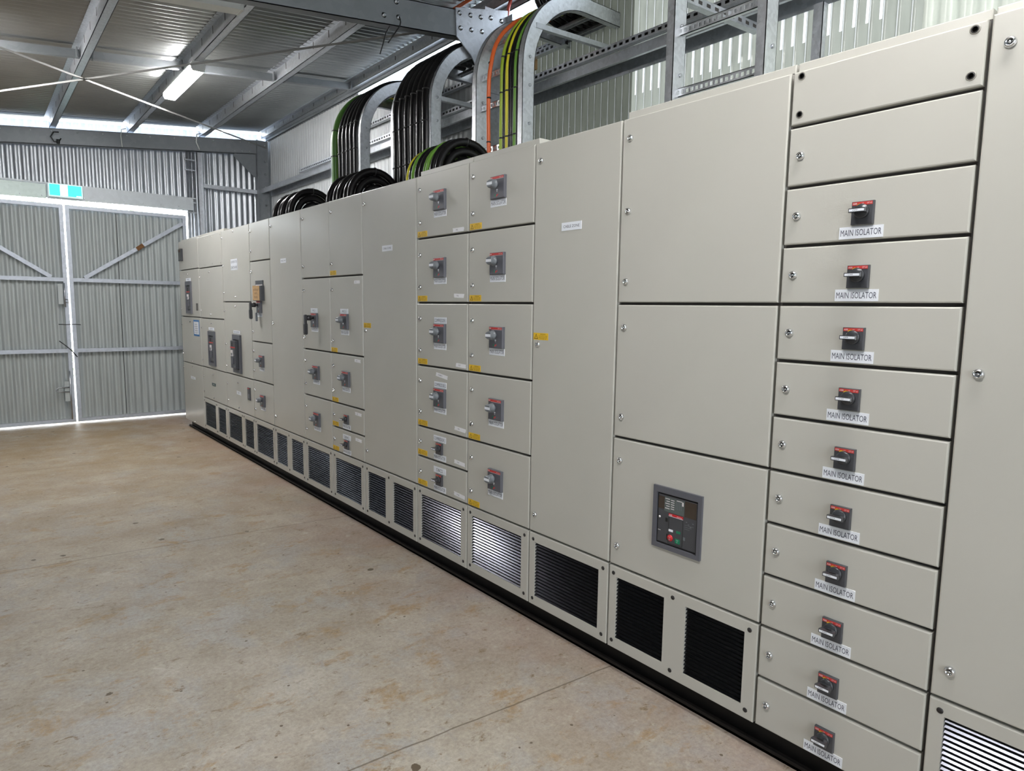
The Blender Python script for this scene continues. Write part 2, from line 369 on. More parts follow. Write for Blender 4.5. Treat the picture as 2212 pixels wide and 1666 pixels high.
# gable wall: left of gates, above gates, right of gates
gf = lambda a, b, d: (a, GY+d, b)
STB = lambda x: 3.56+0.105*x
struct(corr(XL, -2.44, 0, STB, gf, amp=0.008, trap=True).build('wall_back', ['wallmet']))
struct(corr(-2.44, 0.36, 2.74, STB, gf, amp=0.008, trap=True).build('wall_back', ['wallmet']))
struct(corr(0.36, WX, 0, STB, gf, amp=0.008, trap=True).build('wall_back', ['wallmet']))
struct(corr(XL, WX, STB, lambda x: ROOFZ(x)-0.03, gf, amp=0.008, trap=True).build('window_1', ['strip']), 'translucent daylight strip along the top of the gable wall')
# right wall
rf = lambda a, b, d: (WX+d, a, b)
struct(corr(6.9, GY, 0, 3.83, rf, amp=0.006, trap=True).build('wall_right', ['lining']))
struct(corr(4.45, 6.9, 0, 3.72, rf, amp=0.006, trap=True).build('wall_right', ['lining']))
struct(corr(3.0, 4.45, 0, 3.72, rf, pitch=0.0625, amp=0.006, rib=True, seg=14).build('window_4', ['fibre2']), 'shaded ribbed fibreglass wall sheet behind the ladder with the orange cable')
struct(corr(1.28, 3.0, 0, 3.72, rf, pitch=0.0625, amp=0.006, rib=True, seg=14).build('window_2', ['fibre']), 'clear ribbed fibreglass wall sheet behind the empty cable ladder')
struct(corr(YB, 1.28, 0, 3.72, rf, pitch=0.0762, amp=0.009, trap=True).build('wall_right', ['dirty']))
struct(corr(YB, 6.9, 3.72, 3.768, rf, amp=0.006, trap=True).build('window_3', ['strip']), 'translucent daylight strip along the top of the right wall')
struct(MB().box(1.418, 1.424, YB, GY-0.02, 3.803, 3.86).box(1.418, 1.47, YB, GY-0.02, 3.803, 3.808).build('trim_2', ['steel']), 'eave flashing over the daylight strip of the right wall')
# left and back walls (out of the picture); the back one has a wide open doorway
struct(MB().box(XL-0.05, XL, YB, GY, 0, 3.02).build('wall_left', ['wallmet']))
struct(MB().box(XL, -4.4, YB-0.05, YB, 0, 3.1).box(-2.4, WX, YB-0.05, YB, 0, 3.8).box(-4.4, -2.4, YB-0.05, YB, 2.75, 3.1).build('wall_front', ['wallmet']))
# header plate over the gates
mb = MB().prism([(-1.2, 2.714), (0.40, 2.738), (0.40, 2.885), (-1.2, 2.885)], 9.655, 9.665).prism([(-2.5, 2.69), (-1.21, 2.712), (-1.21, 2.873), (-2.5, 2.873)], 9.655, 9.663, m=1)
mb.box(-2.5, 0.44, 9.655, 9.72, 2.885, 2.90)
for x in [-2.3+0.21*i for i in range(13)]: mb.lathe([(-0.006, 0.004), (-0.006, 0.008), (0, 0.008)], 8, (x, 9.655, 2.745+0.018*(x+1.2)), 'y', m=2)
struct(mb.build('trim_1', ['header', 'headerb', 'bolt']), 'grey steel header plate above the gates')

# ------------------------------------------------------------------ gates
def gate(name, x0, x1, flip, label):
    y = 9.70; z0, z1 = 0.02, 2.664
    root = place(name, None, ((x0+x1)/2, y, 0)); struct(root, label)
    w = 0.042
    mb = MB().box(x0, x0+w, y, y+0.04, z0, z1).box(x1-w, x1, y, y+0.04, z0, z1).box(x0+w, x1-w, y, y+0.04, z1-w, z1).box(x0+w, x1-w, y, y+0.04, z0, z0+w)
    mb.build('gate_frame', ['gateframe'], ((x0+x1)/2, y, 0), root)
    for z in (1.772, 0.907): MB().box(x0+w, x1-w, y+0.002, y+0.038, z-0.023, z+0.023).build('crossbar', ['gateframe'], ((x0+x1)/2, y, z), root)
    a, b = ((x0+0.16, 1.80), (x1-w, 2.56)) if flip else ((x1-0.16, 1.80), (x0+w, 2.56))
    br = MB().beam((a[0], y+0.02, a[1]), (b[0], y+0.02, b[1]), 0.036, 0.045, (0, 0, 1))
    o = br.build('brace', ['gateframe'], ((a[0]+b[0])/2, y, 2.2), root)
    if flip:
        mx, mz = a[0]+(b[0]-a[0])*0.545, a[1]+(b[1]-a[1])*0.545
        MB().beam((mx-0.035, y-0.002, mz-0.028), (mx+0.04, y-0.002, mz+0.03), 0.006, 0.05).build('rust_patch', ['rust'], (mx, y, mz), o)
    corr(x0+0.01, x1-0.01, z0+0.01, z1-0.02, lambda p, q, d: (p, y+0.055+d, q), amp=0.0115).build('sheet', ['gatemet'], ((x0+x1)/2, y+0.05, 0), root)
    if flip: MB().box(-0.494, -0.490, y+0.038, y+0.05, z0+0.05, z1-0.05).build('lap_seam', ['black'], (-0.49, y, 1.3), root)
    return root
gl = gate('door_1', -2.375, -1.050, False, 'left leaf of the corrugated steel gates, with bolts on its edge')
gr = gate('door_2', -1.030, 0.312, True, 'right leaf of the corrugated steel gates, with rusty spot on its brace')
yg = 9.69
MB().box(-1.155, -1.105, yg-0.006, yg+0.01, 1.475, 1.72).build('latch_plate', ['gatemet'], (-1.13, yg, 1.6), gl)
MB().cyl((-1.09, yg-0.012, 1.44), (-1.09, yg-0.012, 1.73), 0.008).tube([(-1.09, yg-0.012, 1.50), (-1.06, yg-0.03, 1.49), (-1.06, yg-0.03, 1.53), (-1.09, yg-0.012, 1.54)], 0.006).build('slide_bolt', ['bolt'], (-1.09, yg, 1.6), gl)
MB().box(-1.15, -1.10, yg-0.006, yg+0.01, 0.286, 0.53).build('latch_plate', ['gatemet'], (-1.13, yg, 0.4), gl)
MB().cyl((-1.092, yg-0.014, 0.06), (-1.092, yg-0.014, 0.66), 0.009).tube([(-1.10, yg-0.014, 0.405), (-1.21, yg-0.02, 0.405), (-1.24, yg-0.02, 0.425), (-1.24, yg-0.02, 0.44), (-1.21, yg-0.02, 0.46), (-1.10, yg-0.014, 0.46)], 0.008).build('slide_bolt', ['bolt'], (-1.092, yg, 0.4), gl)
tag(MB().tube([(-1.17, 9.675, 1.232), (-1.10, 9.665, 1.228), (-1.0, 9.665, 1.231), (-0.945, 9.672, 1.226)], 0.005, 6).build('tie_wire', ['tie'], (-1.05, 9.67, 1.23)), 'straight black tie wire across the gap between gate leaves', 'wire')
tag(MB().tube([(-1.175, 9.675, 1.03), (-1.11, 9.665, 0.97), (-1.058, 9.665, 0.914), (-1.0, 9.67, 0.83)], 0.006, 6).build('tie_wire', ['tie'], (-1.06, 9.67, 0.95)), 'slanting black tie wire below the straight one on the gates', 'wire')
# sign
es = thing('exit_sign', 'lit green and white exit sign on the header above the gates', 'sign', (-1.02, 9.60, 2.82))
MB().box(-1.19, -0.85, 9.60, 9.652, 2.738, 2.888).build('housing', ['exitf'], (-1.02, 9.62, 2.81), es)
MB().box(-1.178, -0.862, 9.594, 9.60, 2.752, 2.878).build('face', ['exitg'], (-1.02, 9.597, 2.81), es)
mb = MB().box(-1.075, -1.0, 9.590, 9.5945, 2.754, 2.876).box(-0.915, -0.868, 9.590, 9.5945, 2.755, 2.763)
mb.build('pictogram', ['exitw'], (-1.04, 9.592, 2.81), es)

# ------------------------------------------------------------------ steelwork
RB2 = lambda x: 3.325+0.12*x             # bottom of the deeper-set middle rafter
def rafter(y, x0, x1, label, RAFB=RAFB):
    r = thing('rafter', label, 'beam', ((x0+x1)/2, y, RAFB((x0+x1)/2)), 'sloping roof rafters')
    d = 0.185
    poly = lambda a, b: [(x0, RAFB(x0)+a), (x1, RAFB(x1)+a), (x1, RAFB(x1)+b), (x0, RAFB(x0)+b)]
    mb = MB().prism(poly(0, d), y, y+0.006).prism(poly(0, 0.006), y, y+0.07).prism(poly(d-0.006, d), y, y+0.07).prism(poly(0.006, 0.02), y+0.064, y+0.07)
    mb.build('channel', ['steel'], ((x0+x1)/2, y, RAFB(0)), r)
    return r
def bolts(root, pts, y, r=0.009):
    for x, z in pts: MB().lathe([(-0.012, r*0.6), (-0.012, r), (0, r), (0, r*1.5), (0.004, r*1.5)], 10, (x, y, z), 'y').build('bolt', ['bolt'], (x, y, z), root)
r1 = rafter(9.65, XL+0.1, 1.25, 'grey steel rafter crossing the gable wall above the gates')
bolts(r1, [(x, RAFB(x)+0.15) for x in (-1.9, -1.6, -1.32, -1.12, -0.86, -0.6, -0.34, -0.08, 0.2, 0.45, 0.68)] + [(0.93, RAFB(0.93)+0.15), (1.03, RAFB(1.03)+0.15), (1.15, RAFB(1.15)+0.15), (0.95, RAFB(0.95)+0.03), (1.05, RAFB(1.05)+0.03), (1.15, RAFB(1.15)+0.03)], 9.65, 0.007)
MB().prism([(0.94, RAFB(0.94)), (1.24, RAFB(1.24)), (1.24, 3.28), (1.21, 3.28), (0.97, RAFB(0.97)-0.03)], 9.66, 9.668).beam((0.95, 9.65, 3.545), (1.225, 9.65, 3.29), 0.05, 0.008, (0, 1, 0)).build('knee_gusset', ['steel'], (1.1, 9.66, 3.4), r1)
def column(y, zt, label):
    c = thing('column', label, 'column', (1.33, y, 0), 'steel wall columns')
    MB().box(1.255, 1.40, y, y+0.007, 0, zt).box(1.245, 1.253, y-0.03, y+0.09, 0, zt).box(1.40, 1.408, y, y+0.09, 0, zt).build('channel', ['steel'], (1.33, y, 0), c)
    return c
c1 = column(9.64, 3.78, 'grey steel column in the far corner beside the gates')
bolts(c1, [(1.36, z) for z in (3.72, 3.5, 3.33, 3.15, 2.9)], 9.64)
YM = 4.115
r2_ = rafter(YM, XL+0.1, 1.10, 'grey steel rafter nearer the camera, ending at a bolted gusset', RB2)
gs = MB().prism([(0.812, 3.612), (0.822, 3.421), (0.949, 3.323), (1.10, 3.10), (1.285, 3.10), (1.285, 3.72)], YM-0.014, YM-0.004)
gs.build('gusset_plate', ['galv'], (1.0, YM, 3.5), r2_)
bolts(r2_, [(0.847, 3.585), (0.941, 3.595), (1.034, 3.607), (1.125, 3.626), (1.225, 3.630), (0.855, 3.485), (0.95, 3.497), (1.045, 3.509)], YM-0.014, 0.012)
bolts(r2_, [(0.251, 3.411), (0.343, 3.521), (0.36, 3.426)], YM, 0.012)
for x in (-1.128, -0.316, 0.533, -1.973, -2.82, -3.66, -4.5, -5.35, -6.2): MB().box(x-0.006, x, YM+0.005, YM+0.07, RB2(x)+0.18, PURB(x)+0.09).build('purlin_cleat', ['steel'], (x, YM, PURB(x)), r2_)
c2 = thing('column', 'steel column below the bolted gusset, half hidden by the near cable ladder', 'column', (1.18, YM, 0), 'steel wall columns')
MB().box(1.08, 1.285, YM-0.003, YM+0.003, 0, 3.70).box(1.078, 1.084, YM-0.07, YM+0.003, 0, 3.08).box(1.281, 1.287, YM-0.07, YM+0.003, 0, 3.68).build('channel', ['galv'], (1.18, YM, 0), c2)
# purlins
def purlin(x, label, z=None, h=0.118, dx=0.06):
    zb = PURB(x) if z is None else z
    mb = MB().box(x, x+0.004, YB, GY-0.01, zb, zb+h).box(x, x+dx, YB, GY-0.01, zb, zb+0.004).box(x+dx-0.004, x+dx, YB, GY-0.01, zb, zb+0.018).box(x-0.045, x, YB, GY-0.01, zb+h-0.004, zb+h)
    y = -1.0
    while y < 9.6: mb.box(x-0.0012, x, y, y+0.012, zb+h*0.45, zb+h*0.95, 1); y += 0.33
    return tag(mb.build('roof_purlin', ['purlin', 'gap'], (x, 4, zb)), label, 'purlin', 'roof purlins')
for x, l in ((-1.128, 'zinc roof purlin left of the lit lamp'), (-0.316, 'zinc roof purlin carrying the lit lamp'), (0.533, 'zinc roof purlin right of the lit lamp'), (-1.973, 'zinc roof purlin beyond the left edge of the view'), (-2.82, 'zinc roof purlin over the middle of the shed'), (-3.66, 'zinc roof purlin towards the open side'), (-4.5, 'zinc roof purlin near the open side'), (-5.35, 'zinc roof purlin next to the open side'), (-6.2, 'zinc roof purlin at the open side')):
    purlin(x, l)
purlin(1.36, 'zinc eave purlin along the top of the right wall', 3.842, 0.075)
def strut(x0, x1, y, label, w=0.05, h=0.06):
    a = (x0, y, PURB(x0)+0.048); b = (x1, y, PURB(x1)+0.048)
    mb = MB().beam(a, b, 0.004, h).beam((a[0], y+w/2, a[2]-h/2), (b[0], y+w/2, b[2]-h/2), w, 0.004)
    mb.beam((a[0]+0.02, y, a[2]), (a[0]+0.03, y, a[2]), 0.08, 0.075)
    mb.beam((b[0]-0.03, y, b[2]), (b[0]-0.02, y, b[2]), 0.08, 0.075)
    return tag(mb.build('purlin_bridging', ['steel'], ((x0+x1)/2, y, a[2])), label, 'strut', 'bridging struts between purlins')
strut(-1.90, -1.13, 6.88, 'short strut bridging the purlins at the left edge of view')
strut(-1.06, -0.32, 6.88, 'short strut bridging the purlins left of the lit lamp')
strut(-0.25, 0.53, 6.88, 'short strut bridging the purlins right of the lit lamp')
strut(0.60, 1.36, 6.88, 'short strut bridging to the eave purlin by the right wall')
def brace(p, q, label):
    a = (p[0], p[1], RAFB(p[0])+0.045); b = (q[0], q[1], RAFB(q[0])+0.045)
    mb = MB().beam(a, b, 0.006, 0.015, (0, 0, 1))
    return tag(mb.build('roof_brace', ['brace'], a), label, 'brace', 'crossed roof bracing straps')
brace((-3.3, 4.55), (1.30, 9.42), 'thin roof brace running from the left edge to the far right corner')
brace((-3.25, 9.4), (0.86, 4.53), 'thin roof brace running from the far left to the near rafter')
# girts
mb = MB().box(1.428, 1.432, YB, 9.64, 3.03, 3.125).box(1.30, 1.304, YB, 9.64, 3.062, 3.125).box(1.304, 1.428, YB, 9.64, 3.121, 3.125).box(1.304, 1.322, YB, 9.64, 3.062, 3.066)
tag(mb.build('wall_girt', ['galv'], (1.37, 4, 3.03)), 'long galvanised girt running along the right wall', 'girt')
mb = MB().box(0.49, 1.28, 9.66, 9.72, 3.05, 3.056).box(0.49, 1.28, 9.655, 9.661, 3.05, 3.10)
tag(mb.build('wall_girt', ['galv'], (0.9, 9.68, 3.05)), 'short girt on the gable wall beside the corner column', 'girt')
st = thing('jamb_post', 'galvanised jamb post between the gates and the corner', 'post', (0.50, 9.67, 0))
MB().box(0.47, 0.53, 9.66, 9.666, 0, 3.50).box(0.525, 0.531, 9.62, 9.70, 0, 3.50).box(0.47, 0.476, 9.66, 9.72, 0, 3.50).build('channel', ['galv'], (0.50, 9.67, 0), st)
for i, (x, l) in enumerate(((0.345, 'conduit nearest the gates on the jamb'), (0.385, 'middle one of three conduits on the jamb'), (0.425, 'conduit nearest the jamb post'))):
    o = tag(MB().cyl((x, 9.68, 0.0), (x, 9.68, 3.49), 0.014, 12).build('conduit', ['galv'], (x, 9.68, 0)), l, 'conduit', 'vertical conduits by the gates')
    for z in (3.38, 3.25, 2.83, 2.70): MB().box(x-0.02, x+0.02, 9.662, 9.697, z, z+0.016).build('saddle', ['bolt'], (x, 9.68, z), o)
# slotted struts on the wall
def slotted(y0, y1, z, x, label):
    mb = MB(); w = 0.041
    mb.box(x, x+w, y0, y1, z, z+0.003).box(x, x+w, y0, y1, z+w-0.003, z+w)
    y = y0; p = 0.05
    mb.box(x, x+0.003, y0, y1, z+0.003, z+0.012).box(x, x+0.003, y0, y1, z+0.029, z+w-0.003)
    while y < y1-0.02: mb.box(x, x+0.003, y, min(y+0.022, y1), z+0.012, z+0.029); y += p
    mb.box(x+0.03, x+0.031, y0, y1, z+0.003, z+w-0.003, 1)
    return tag(mb.build('slotted_strut', ['galvb', 'gap'], (x, (y0+y1)/2, z)), label, 'strut', 'slotted struts on the right wall')
slotted(1.2, 8.17, 3.128, 1.26, 'slotted strut fixed along the top of the long girt')
slotted(3.7, 6.9, 3.375, 1.38, 'upper slotted strut on the wall behind the cable ladders')
slotted(3.55, 3.98, 3.345, 1.36, 'short slotted strut at the wall under the curved cable ladder')
def post(): 
    mb = MB().box(1.38, 1.42, 1.715, 1.718, 2.0, 3.03).box(1.38, 1.384, 1.715, 1.765, 2.0, 3.03)
    return tag(mb.build('wall_post', ['galvb'], (1.4, 1.74, 2.0)), 'short galvanised post on the wall below the girt', 'post')
post()

# ------------------------------------------------------------------ cable ladders
LX, LR, LZ = 0.665, 0.465, 2.93
def lpath(off, z0=0.0, top=True, x1=WX+0.02, n=14):
    """points of a line offset towards the front/top from the rail centre"""
    p = [(LX-off, z0), (LX-off, LZ)]
    if top:
        for i in range(1, n+1):
            t = math.pi/2*i/n; R = LR+off; p.append((LX+LR-R*math.cos(t), LZ+R*math.sin(t)))
        p.append((x1, LZ+LR+off))
    else: p.append((LX-off, 4.3))
    return p
def strip(mb, o0, o1, y0, y1, m=0, **k):
    a, b = lpath(o0, **k), lpath(o1, **k); n = len(a); vs = []
    for (xa, za), (xb, zb) in zip(a, b): vs += [(xa, y0, za), (xb, y0, zb), (xb, y1, zb), (xa, y1, za)]
    fs = [(0, 1, 2, 3), (4*n-1, 4*n-2, 4*n-3, 4*n-4)]
    for i in range(n-1):
        for j in range(4): q = 4*i+j; r = 4*i+(j+1) % 4; fs.append((q, q+4, r+4, r))
    return mb.add(vs, fs, m)
def ladder(yn, yf, label, top=True, rungs=(2.24, 2.51, 2.78)):
    L = thing('cable_ladder', label, 'cable ladder', (LX, (yn+yf)/2, 0), 'galvanised cable ladders rising behind the switchboard')
    for y in (yn, yf):
        mb = MB(); strip(mb, -0.045, 0.045, y, y+0.003, top=top); strip(mb, 0.042, 0.045, y, y+0.042, top=top); strip(mb, -0.045, -0.042, y, y+0.042, top=top)
        o = mb.build('side_rail', ['galvb'], (LX, y, 0), L)
        for z in (2.44, 2.60, 2.82, 2.98):
            MB().lathe([(-0.008, 0.006), (-0.008, 0.009), (0, 0.009)], 8, (LX+0.01, y, z), 'y').build('bolt', ['bolt'], (LX+0.01, y, z), o)
    pts = [(LX, z, 0) for z in rungs]
    if top: pts += [(LX+LR-LR*math.cos(t), LZ+LR*math.sin(t), t) for t in (0.08, 0.55, 1.0, 1.4)]+[(1.24, LZ+LR, math.pi/2), (1.40, LZ+LR, math.pi/2)]
    else: pts += [(LX, z, 0) for z in (3.345, 3.62, 3.89)]
    for x, z, t in pts:
        mb = MB(); n = Vector((-math.cos(t), 0, math.sin(t))); u = Vector((math.sin(t), 0, math.cos(t))); c = Vector((x, 0, z))
        y0, y1 = yn+0.003, yf
        def slab(a0, a1, b0, b1, ya, yb, m=0):
            vs = [c+n*a+u*b+Vector((0, y, 0)) for y in (ya, yb) for a, b in ((a0, b0), (a1, b0), (a1, b1), (a0, b1))]
            mb.add(vs, [(0, 3, 2, 1), (4, 5, 6, 7), (0, 1, 5, 4), (1, 2, 6, 5), (2, 3, 7, 6), (3, 0, 4, 7)], m)
        slab(-0.003, 0.0, -0.02, -0.009, y0, y1); slab(-0.003, 0.0, 0.009, 0.02, y0, y1)
        slab(-0.02, 0.0, -0.02, -0.017, y0, y1); slab(-0.02, 0.0, 0.017, 0.02, y0, y1)
        y = y0
        while y < y1-0.01: slab(-0.003, 0, -0.009, 0.009, y, min(y+0.012, y1)); y += 0.026
        mb.build('rung', ['galvb'], (x, (yn+yf)/2, z), L)
    return L
l0 = ladder(1.565, 2.03, 'empty straight cable ladder nearest the camera', top=False, rungs=(2.245, 2.52, 2.795, 3.07))
MB().beam((0.69, 2.06, 2.965), (1.36, 2.06, 2.995), 0.041, 0.041).build('bracket_arm', ['galv'], (1.0, 2.06, 2.97), l0)
mb = MB()
for k in range(9): x = 0.74+0.068*k; z = 2.965+0.03*(x-0.69)/0.67; mb.box(x, x+0.03, 2.0385, 2.0396, z-0.008, z+0.008)
mb.build('slots', ['gap'], (1.0, 2.04, 2.97), l0)
l1 = ladder(3.12, 3.585, 'curved cable ladder carrying orange, green and yellow cables')
l2 = ladder(4.13, 4.66, 'curved cable ladder packed with thick black cables')
l3 = ladder(5.22, 5.76, 'curved cable ladder farthest from the camera with a wide green cable')
def arm(y, yb, root): MB().beam((0.71, y, 2.98), (1.38, yb, 2.98), 0.03, 0.03).build('bracket_arm', ['galv'], (1.0, y, 2.98), root)
arm(4.14, 4.14, l2)
MB().beam((0.72, 3.13, 3.17), (1.38, 3.13, 3.20), 0.03, 0.03).build('bracket_arm', ['galv'], (1.0, 3.13, 3.17), l1)
def tubes_xz(pts, y): return [(x, y, z) for x, z in pts]
def cable(y, r, ms, label, group, off=0.012, wob=0.0, z0=2.0, ties=(2.55, 2.82, 3.03), ph=0.0, name='power_cable', x1=1.52):
    pts = []
    P = lpath(off+r*0.9, z0=z0, x1=x1, n=16)
    P = [P[0]]+[(P[0][0], z0+(LZ-z0)*i/8) for i in range(1, 8)]+P[1:]
    for i, (x, z) in enumerate(P): pts.append((x, y+wob*math.sin(i*0.9+ph), z))
    mb = MB().tube(pts, r, 12, 0)
    o = mb.build(name, [ms], (LX, y, z0)); tag(o, label, 'cable', group)
    for z in ties:
        if z > LZ:
            t = math.asin((z-LZ)/(LR+off)); R = LR+off+r*0.9
            c = Vector((LX+LR-R*math.cos(t), y, LZ+R*math.sin(t))); d = Vector((math.sin(t), 0, math.cos(t)))*0.004
        else: c = Vector((LX-off-r*0.9, y, z)); d = Vector((0, 0, 0.004))
        MB().tube([c-d, c+d], r*1.12, 12, 0).build('cable_tie', ['tie'], tuple(c), o)
    return o
G1 = 'cables on the ladder with the orange cable'
cable(3.475, 0.013, 'corange', 'orange cable alone beside the far rail of its ladder', G1, wob=0.006, ph=2.0, x1=1.14)
for y, ms, l, r in ((3.345, 'cygreen', 'yellow-green cable next to the orange one on its ladder', 0.013), (3.318, 'cable', 'black cable between the first green and first yellow cable', 0.011), (3.289, 'cyellow', 'bright yellow cable, widest one left of centre on the near ladder', 0.013), (3.262, 'cable', 'black cable just right of the bright yellow cable', 0.012), (3.238, 'cable', 'black cable just left of the middle green cable', 0.011), (3.211, 'cgreen', 'green cable in the middle of the near cable bundle', 0.013), (3.186, 'cable', 'black cable just right of the middle green cable', 0.012), (3.160, 'cable', 'black cable beside the last yellow-green cable', 0.012), (3.139, 'cygreen', 'yellow-green cable against the near rail of its ladder', 0.012)):
    cable(y, r, ms, l, G1, wob=0.002, ph=y*50, x1=1.14)
for i in range(6):
    y = 3.215+0.058*i
    mb = MB().tube([(1.03, y, 4.0), (1.035, y, 3.70), (1.07, y, 3.53), (1.14, y, 3.453), (1.24, y, 3.432), (1.34, y, 3.428), (1.52, y, 3.430)], 0.026, 12)
    tag(mb.build('power_cable', ['cable'], (1.2, y, 3.5)), 'thick black cable over the near curved ladder, %s from its near rail' % ('first', 'second', 'third', 'fourth', 'fifth', 'sixth')[i], 'cable', 'thick black cables entering the wall over the near ladder')
G2 = 'thick black cables on the middle curved ladder'
words = ('first', 'second', 'third', 'fourth', 'fifth', 'sixth', 'seventh', 'eighth')
for i in range(6): cable(4.605-0.083*i, 0.034, 'cable', 'thick black cable on the packed ladder, %s from its far rail' % words[i], G2, wob=0.004, ph=i, x1=1.24)
G3 = 'cables on the farthest curved ladder'
cable(5.715, 0.034, 'cdkgreen', 'wide dark green cable along the edge of the farthest ladder', G3)
cable(5.655, 0.013, 'cyellow', 'thin yellow cable beside the wide green one', G3)
for i in range(5): cable(5.595-0.075*i, 0.031, 'cable', 'thick black cable on the farthest ladder, %s from the yellow cable' % words[i], G3, wob=0.003, ph=i*2)
# goosenecks over the cabinet tops
def loop(y, R, r, ms, label, group, xc=0.415, zc=2.335, name='looped_cable', tie=False):
    pts = [(xc-R*1.0, y, 2.2285), (xc-R*1.0, y, 2.245)]
    for i in range(0, 17):
        t = math.pi*i/16; pts.append((xc-R*math.cos(t), y+0.01*math.sin(t*2), zc-0.06+R*1.12*math.sin(t)+0.0))
    pts += [(xc+R*1.0, y, 2.2), (xc+R*1.02, y, 1.9)]
    o = tag(MB().tube(pts, r, 12).build(name, [ms], (xc, y, 2.2)), label, 'cable', group)
    if tie:
        MB().tube([(xc-0.004, y, zc-0.06+R*1.12), (xc+0.004, y, zc-0.06+R*1.12)], r*1.15, 12).build('cable_tie', ['tie'], (xc, y, zc+R), o)
    return o
def bunch(y0, y1, n, where, group):
    for i in range(n):
        y = y0+(y1-y0)*i/(n-1)
        loop(y, 0.20-0.012*(i % 2), 0.026, 'cable', 'black looped cable %s, %s from the nearest' % (where, words[i]), group, tie=(i == 0))
    for i, R in enumerate((0.145, 0.09)):
        loop(y0-0.01, R, 0.026, 'cable', 'black looped cable nested %s inside the nearest loop %s' % (('just', 'deepest')[i], where), group)
bunch(5.74, 6.13, 5, 'above the cabinet with the taped card', 'looped cables on the far cabinet top')
bunch(4.58, 4.95, 5, 'in front of the farthest ladder', 'looped cables in front of the farthest ladder')
G4 = 'looped cables in front of the packed ladder'
for y, R, ms, r, l in ((3.40, 0.200, 'cable', 0.024, 'black looped cable nearest the green ones'), (3.40, 0.15, 'cable', 0.024, 'black looped cable nested inside the nearest loop by the green ones'), (3.40, 0.10, 'cable', 0.024, 'black looped cable nested deepest by the green ones'), (3.452, 0.208, 'cable', 0.020, 'black looped cable just behind the nearest one by the green loops'), (3.505, 0.213, 'cgreen', 0.014, 'bright green looped cable nearest the black loops'), (3.545, 0.205, 'cgreen', 0.014, 'bright green looped cable second from the black loops'), (3.59, 0.20, 'cable', 0.022, 'black looped cable between the green loops'), (3.635, 0.205, 'cable', 0.018, 'black looped cable in front of the thick green loop'), (3.675, 0.205, 'cgreen', 0.019, 'thick green looped cable next to the yellow loop'), (3.715, 0.198, 'cable', 0.02, 'black looped cable beside the yellow loop'), (3.755, 0.20, 'cyellow', 0.014, 'yellow looped cable farthest left of its bunch')):
    loop(y, R, r, ms, l, G4, tie=(ms == 'cgreen' or R == 0.2))
# orange and red service cables at the gusset
tag(MB().tube([(1.15, 4.8, 3.86), (1.20, 4.4, 3.90), (1.24, 3.9, 3.90), (1.30, 3.3, 3.93)], 0.014, 8).build('service_cable', ['corange'], (1.2, 4, 3.9)), 'orange cable running under the roof past the gusset', 'cable')
tag(MB().tube([(1.38, 4.25, 3.55), (1.38, 4.23, 3.72), (1.37, 4.2, 3.80), (1.36, 4.15, 3.86)], 0.013, 8).build('service_cable', ['cred'], (1.38, 4.2, 3.7)), 'red cable dropping from the eave beside the gusset', 'cable')
tag(MB().box(1.36, 1.44, 3.93, 4.03, 3.29, 3.37).box(1.355, 1.36, 3.935, 4.025, 3.295, 3.365, 1).build('junction_box', ['kraft', 'yellow'], (1.4, 3.98, 3.33)), 'small ochre junction box on the wall behind the near curved ladder', 'junction box')
# loose wires on the steel
tag(MB().tube([(0.36, 4.10, 3.426), (0.365, 4.095, 3.39), (0.355, 4.09, 3.36), (0.31, 4.08, 3.30), (0.255, 4.07, 3.225)], 0.004, 6).build('tie_wire', ['tie'], (0.5, 4.4, 3.5)), 'black wire hanging from a bolt of the near rafter', 'wire')
tag(MB().tube([(0.29, 4.11, 3.35), (0.25, 4.09, 3.29), (0.225, 4.08, 3.22), (0.195, 4.07, 3.14)], 0.004, 6).build('tie_wire', ['tie'], (0.4, 4.4, 3.4)), 'longer black wire hanging left of the bolt wire', 'wire')
tag(MB().tube([(-1.05, 9.64, 3.49), (-1.10, 9.62, 3.48), (-1.13, 9.62, 3.42), (-1.10, 9.62, 3.37), (-1.05, 9.63, 3.38), (-1.03, 9.63, 3.42)], 0.007, 6).tube([(-1.06, 9.64, 3.36), (-1.06, 9.62, 3.40)], 0.018, 8).build('cable_gland', ['tie'], (-1.08, 9.63, 3.42)), 'black cable loop and gland on the far rafter', 'cable')
tag(MB().tube([(-0.35, 9.63, 3.65), (-0.40, 9.62, 3.63), (-0.41, 9.62, 3.55), (-0.40, 9.63, 3.42)], 0.005, 6).build('lead', ['lampbody'], (-0.4, 9.63, 3.5)), 'thin white lead hanging over the far rafter left of middle', 'lead')
tag(MB().tube([(0.52, 9.63, 3.74), (0.47, 9.62, 3.72), (0.46, 9.62, 3.62), (0.50, 9.63, 3.53)], 0.007, 6).build('lead', ['lampbody'], (0.5, 9.63, 3.6)), 'looped pale lead over the far rafter above the conduits', 'lead')

